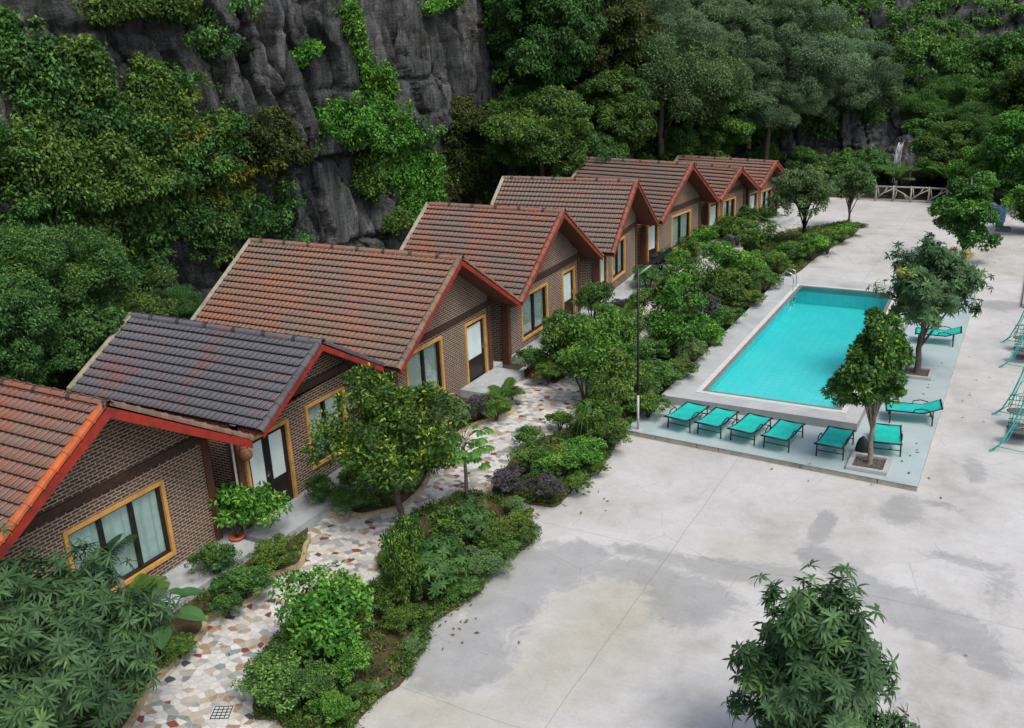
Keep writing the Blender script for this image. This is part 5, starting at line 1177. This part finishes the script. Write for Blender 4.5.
# ------------------------------------------------------------------ loungers
def lounger(loc, rz, label, raised=.0):
    root = empty('sun_lounger', loc, rz, label, 'sun lounger', 'teal sun loungers on the pool terrace'); L = 1.45; W_ = .68; H_ = .36; h = W_/2; yb = -.02
    # local: head end towards -y, foot towards +y
    def prof(y): return H_+(.0 if y > -.25 else (-.25-y)*math.tan(R(8+raised)))
    m = MB(); r = .022
    for s in (-1, 1):
        m.tube([(s*h, -L/2, prof(-L/2)), (s*h, -.25, H_), (s*h, L/2, H_+.02)], r, 6)
    for y in (-L/2, L/2): m.tube([(-h-.03, y, prof(y)), (h+.03, y, prof(y))], r*1.15, 6)
    m.build('frame', M['black'], root)
    for y in (-.5, .62):
        for s in (-1, 1):
            m = MB(); m.tube([(s*h, y, H_-.01 if y > -.25 else prof(y)-.01), (s*(h+.01), y, 0)], .021, 6); m.build('leg', M['black'], root)
        m = MB(); m.tube([(-h, y, .17), (h, y, .17)], .014, 6); m.build('stretcher', M['black'], root)
    for s in (-1, 1):
        m = MB(); m.tube([(s*(h+.0), -.42, prof(-.42)), (s*(h+.02), -.38, H_+.1), (s*(h+.02), -.2, H_+.14), (s*(h+.02), -.02, H_+.1), (s*h, .03, H_)], .016, 6); m.build('armrest', M['black'], root)
    m = MB(); n = 14; k = 4
    for i in range(n):
        for j in range(k):
            def P(a, b): y = -L/2+.02+(L-.04)*a/n; x = -h+.01+(W_-.02)*b/k; return (x, y, prof(y)+.012-.022*math.sin(math.pi*b/k))
            m.face([P(i, j), P(i, j+1), P(i+1, j+1), P(i+1, j)], smooth=True)
    m.build('sling', M['sling'], root); return root
LG = [((-8.24,25.0),R(-8),'leftmost teal sun lounger, nearest the street lamp'),((-7.33,24.93),R(-7),'teal sun lounger second from the left in the front row'),((-6.35,24.85),R(-8),'teal sun lounger third from the left in the front row'),((-5.41,24.75),R(-6),'teal sun lounger fourth from the left, before the gap in the row'),((-4.04,24.8),R(-3),'teal sun lounger standing alone after the gap, left of the egg-shaped tree'),((-2.82,25.55),R(8),'teal sun lounger half hidden behind the egg-shaped tree trunk')]
for (x, y), a, lb in LG: lounger((x, y, .154), a, lb, 2)
lounger((-2.44, 27.75, .154), R(100)+0, 'teal sun lounger turned sideways with its raised head at the terrace edge', 14)
lounger((-2.55, 35.2, .154), R(95), 'farthest teal sun lounger, behind the dark mango tree', 12)
bgp = at(862,462,.15); m = MB(); bm_pts = [(.001, 0), (.17, .01), (.2, .12), (.17, .3), (.1, .42), (.04, .5), (.001, .52)]; m.lathe(bm_pts, 12)
m.v = [(x*(1+.12*math.sin(z*9+x*20)), y*.7, z) for x, y, z in m.v]; o = m.build('bag', M['dark_bag']); o.location = (t1.x-.28, t1.y+.62, .156); tag(o, 'black bag slumped behind the trunk of the egg-shaped tree', 'bag')

# ------------------------------------------------------------------ street lamp
lp = at(638,430,.15); root = empty('street_lamp', lp, 0, 'tall street lamp with black upper pole and slanted solar panel', 'street lamp')
m = MB(); m.tube([(0, 0, 0), (0, 0, 1.15)], .036, 10); m.box((-.11, -.11, 0), (.11, .11, .02)); m.build('lower_pole', M['lamp_white'], root)
m = MB(); m.tube([(0, 0, 1.15), (0, 0, 4.8)], [.035, .03], 10); m.lathe([(.045, 1.1), (.045, 1.2), (.03, 1.22)], 10); m.build('upper_pole', M['black'], root)
ax = Vector((.76, .3, .0)).normalized(); a0 = Vector((0, 0, 4.62)); a1 = a0+ax*.42+Vector((0, 0, .32)); m = MB(); m.tube([a0, a1], [.025, .022], 8); m.build('arm', M['lamp_white'], root)
d_ = (a1-a0).normalized(); sdv = d_.cross(Vector((0, 0, 1))).normalized(); nv = sdv.cross(d_)
Mx = Matrix.Translation(a1) @ Matrix(((d_.x, sdv.x, nv.x, 0), (d_.y, sdv.y, nv.y, 0), (d_.z, sdv.z, nv.z, 0), (0, 0, 0, 1)))
m = MB(); m.box((-.05, -.13, .0), (.62, .13, .05), Mx); hd = m.build('lamp_head', M['black'], root); m = MB(); m.box((0, -.11, .052), (.58, .11, .06), Mx); m.build('solar_panel', M['panel'], hd)

# ------------------------------------------------------------------ garden swings at the right edge
def swing(loc, rz, label):
    root = empty('garden_swing', loc, rz, label, 'garden swing', 'teal garden swings at the right edge'); Ly = 1.3   # end frames at y = +-Ly, feet spread in x
    for s in (-1, 1):
        m = MB(); y = s*Ly
        for k in (-1, 1):
            m.tube([(k*.72, y+s*.05, 0), (k*.52, y+s*.03, .22), (k*.3, y, .75), (k*.14, y, 1.35), (k*.04, y-s*.02, 1.95), (0, y-s*.02, 2.0)], .024, 7)
            m.tube([(k*.6, y, .13), (k*.36, y, .35), (k*.18, y, .95), (0, y, 1.3)], .013, 6)
            m.lathe([(.05, 0), (.05, .02), (.03, .03)], 8, (k*.72, y+s*.05, 0))
        m.tube([(-.33, y, .68), (0, y, .78), (.33, y, .68)], .013, 6); m.tube([(-.6, y, .13), (0, y, .07), (.6, y, .13)], .013, 6)
        m.tube([(0, y, 1.98), (.04, y, 2.06), (0, y, 2.14)], .014, 6); m.build('end_frame', M['teal_metal'], root)
    m = MB(); m.tube([(0, -Ly, 1.97), (0, Ly, 1.97)], .026, 8); m.build('top_bar', M['teal_metal'], root)
    for k in (-1, 1):
        m = MB()
        for s in (-1, 1): m.tube([(0, k*.62, 1.96), (s*.22, k*.66, 1.1), (s*.36, k*.68, .48)], .012, 5)
        m.build('hanger', M['teal_metal'], root)
        m = MB(); m.lathe([(.001, .025), (.3, .025), (.34, .012), (.34, -.01), (.3, -.02)], 20, (0, 0, 0)); m.v = [(q[0]*1.25, q[1]*.75+k*.62, q[2]+.46) for q in m.v]; m.build('seat', M['grey_mesh'], root)
        m = MB(); n = 10
        for i in range(n): x = -.38+.76*i/(n-1); m.tube([(x, k*.84, .46), (x, k*.9, .82)], .007, 4)
        for z in (.56, .69, .82): m.tube([(-.4, k*(.84+(z-.46)*.17), z), (.4, k*(.84+(z-.46)*.17), z)], .01, 5)
        m.build('back_mesh', M['black'], root)
    m = MB(); m.box((-.3, -.36, .14), (.3, .36, .165)); m.build('foot_board', M['grey_mesh'], root)
    for s in (-1, 1):
        for k in (-1, 1): m = MB(); m.tube([(s*.34, k*.5, .46), (s*.27, k*.34, .15)], .012, 5); m.build('foot_hanger', M['teal_metal'], root)
swing((.36, 28.1, .01), R(2), 'nearer teal garden swing at the right edge of the photo')
swing((.22, 35.1, .01), R(2), 'farther teal garden swing at the right edge, behind the nearer one')

# ------------------------------------------------------------------ rustic railing, orange rail, barrel, waterfall
fr = empty('rustic_railing', (-6.5, 62.6, 0), 0, 'pale branch-patterned concrete railing in front of the jungle', 'railing')
rd = random.Random(12); x0, x1 = -3.4, 3.6; n = 7
m = MB(); m.tube([(x0, 0, .88), (0, .02, .9), (x1, 0, .88)], .05, 7); m.tube([(x0, 0, .12), (x1, 0, .12)], .03, 7); m.build('rail', M['faux_wood'], fr)
for i in range(n+1):
    x = x0+(x1-x0)*i/n; m = MB(); m.tube([(x, 0, -.02), (x+.02, 0, .5), (x, 0, .97)], [.07, .055, .05], 7); m.build('post', M['faux_wood'], fr)
    if i < n:
        m = MB(); w_ = (x1-x0)/n; a = rd.choice((0, 1)); xm = x+w_*rd.uniform(.4, .6)
        m.tube([(x, 0, .15 if a else .8), (xm, 0, .5), (x+w_, 0, .8 if a else .2)], .042, 6); m.tube([(xm, 0, .5), (xm+w_*.22, 0, .85 if a else .14)], .036, 6); m.tube([(x+w_*.2, 0, .32 if a else .65), (x+w_*.1, 0, .85 if a else .15)], .03, 6); m.build('branch_infill', M['faux_wood'], fr)
a_, b_ = at_y(968,197,60.5), at_y(1018,199,60.5); r_ = empty('orange_rail', (a_.x, 60.5, 0), 0, 'orange brown rail on pale posts before the rear bushes at right', 'rail'); m = MB(); W_ = b_.x-a_.x
m.tube([(0, 0, 1.95), (W_, 0, 1.93)], .06, 7); m.build('bar', M['orange_rail'], r_)
for x in (.1, W_*.9): m = MB(); m.tube([(x, 0, 0), (x, 0, 1.95)], .045, 7); m.build('post', M['lamp_white'], r_)
def barrel(px, py, r, h, mat, name, label):
    p = at(px, py, 0); m = MB(); m.lathe([(r*.92, 0), (r, .03), (r, h*.3), (r*1.04, h*.33), (r, h*.36), (r, h*.66), (r*1.04, h*.69), (r, h*.72), (r, h*.96), (r*.9, h), (.001, h)], 18); o = m.build(name, M[mat]); o.location = (p.x, p.y, 0); tag(o, label, name.replace('_', ' '))
barrel(998,222,.34,.85,'blue_plastic','plastic_barrel','blue plastic barrel beside the far walkway'); barrel(999,226.5,.2,.3,'green_plastic','bucket','small green bucket in front of the blue barrel')
tp_ = at(990,216,0); m = MB(); rdm = random.Random(6); K = 9
gridp = [[(-.7+1.4*i/K, -.6+1.2*j/K, .75*math.exp(-((i/K-.5)**2+(j/K-.5)**2)*5)+rdm.uniform(0, .1) if 0 < i < K and 0 < j < K else 0) for j in range(K+1)] for i in range(K+1)]
for i in range(K):
    for j in range(K): m.face([gridp[i][j], gridp[i+1][j], gridp[i+1][j+1], gridp[i][j+1]])
o = m.build('covered_pile', M['tarp']); o.location = (tp_.x, tp_.y, .0); tag(o, 'pile under a grey tarpaulin behind the blue barrel', 'tarpaulin pile')
mp = at(1003,231,0); m = MB(); m.box((-.35,-.25,0),(.35,.25,.16)); m.box((-.3,-.2,.16),(.3,.2,.22)); o = m.build('crate', M['tarp']); o.location = (mp.x, mp.y, 0.002); tag(o, 'low grey crate on the walkway in front of the blue barrel', 'crate')
# waterfall
def fall():
    t = NT('falling_water'); t.fin((.75, .8, .82), .3, .5); t.b.inputs['Alpha'].default_value = .8; rg = random.Random(3); m = MB()
    p0 = at_y(906,140,67.6)
    for i in range(15):
        x = p0.x+(rg.gauss(-.38, .06) if i % 2 else rg.gauss(.36, .05) if i % 3 else rg.uniform(-.4, .4)); o_ = (x-p0.x)*.5; z = p0.z-rg.uniform(0, .3)-abs(o_)*.6; pts = []; zz = z; k = 9; H_ = rg.uniform(1.0, z-.1)
        for j in range(k): tt = j/(k-1); pts.append((x+o_*math.sqrt(tt)*.6+rg.uniform(-.03, .03), 67.6-.35*math.sqrt(tt), z-H_*tt))
        m.tube(pts, [rg.uniform(.01, .022) for _ in pts], 5)
    tag(m.build('waterfall', t.m), kind='structure')
    m = MB(); bm = bmesh.new(); bmesh.ops.create_icosphere(bm, subdivisions=5, radius=1)
    for v in bm.verts:
        c = v.co; n = float(fbm(np.array(c.x*2+c.z), np.array(c.y*2+c.z*1.5), 5, 5)); v.co = Vector((c.x*1.35, c.y*1.0, c.z*(p0.z/2+.3)))*(1+.35*n)
    me = bpy.data.meshes.new('rock'); bm.to_mesh(me); bm.free(); me.materials.append(M['rock']); o = link('waterfall_rock', me, None, (p0.x, 68.9, p0.z/2-.2)); tag(o, 'dark rock mound that the thin waterfall runs down', 'rock')
fall()

# ------------------------------------------------------------------ a few fallen leaves on the concrete and the path
def litter():
    rg = np.random.default_rng(44); lv = Leaves(); C = []
    for (x, y, r, n) in ((-3.1, 24.5, 1.3, 26), (-2.8, 32, 1.6, 30), (-2.1, 12.5, 1.3, 14), (-12.4, 17, 1.5, 40), (-9.6, 14, .5, 26), (-9.6, 20, .5, 22), (-12.6, 13, 1.0, 40), (-2.9, 48, 2, 30), (-9.0, 48, 1.2, 20)):
        C.append(np.stack([rg.normal(x, r, n), rg.normal(y, r, n), np.full(n, .03)], 1))
    C = np.concatenate(C); C[:, 2] = np.where((C[:, 1] > 23.6) & (C[:, 1] < 41.4) & (C[:, 0] > -9.7) & (C[:, 0] < -1.8), .165, .03); k = ~((C[:, 1] > 26.2) & (C[:, 1] < 41.6) & (C[:, 0] > -9.6) & (C[:, 0] < -3.7)); C = C[k]; n = len(C)
    A = unit(np.stack([rg.normal(size=n), rg.normal(size=n), rg.normal(size=n)*.08], 1)); N = unit(np.stack([rg.normal(size=n)*.2, rg.normal(size=n)*.2, np.ones(n)], 1)); lv.add(C, A, N, rg.uniform(.07, .14, n), rg.uniform(.03, .05, n), rg.random(n))
    tag(link('fallen_leaves', lv.mesh('fallen_leaves', leaf_mat('dry_leaves', [(0, (.12, .07, .03)), (.5, (.2, .15, .05)), (1, (.12, .14, .04))]))), 'dry leaves scattered on the concrete and the path', 'fallen leaves', kind='stuff')
litter()

dp = at(222, 714, .0); m = MB()
for i in range(5):
    u = -.16+.08*i
    m.box((u-.007, -.17, 0), (u+.007, .17, .006)); m.box((-.17, u-.007, .0065), (.17, u+.007, .0105))
m.box((-.19, -.19, -.004), (.19, .19, -.0005), mi=1)
o = m.build('patterned_tile', [M['black'], M['white_lip']]); o.location = (dp.x, dp.y, .03); o.rotation_euler = (0, 0, .5); tag(o, 'tile with a dark lattice pattern let into the mosaic path', 'tile')
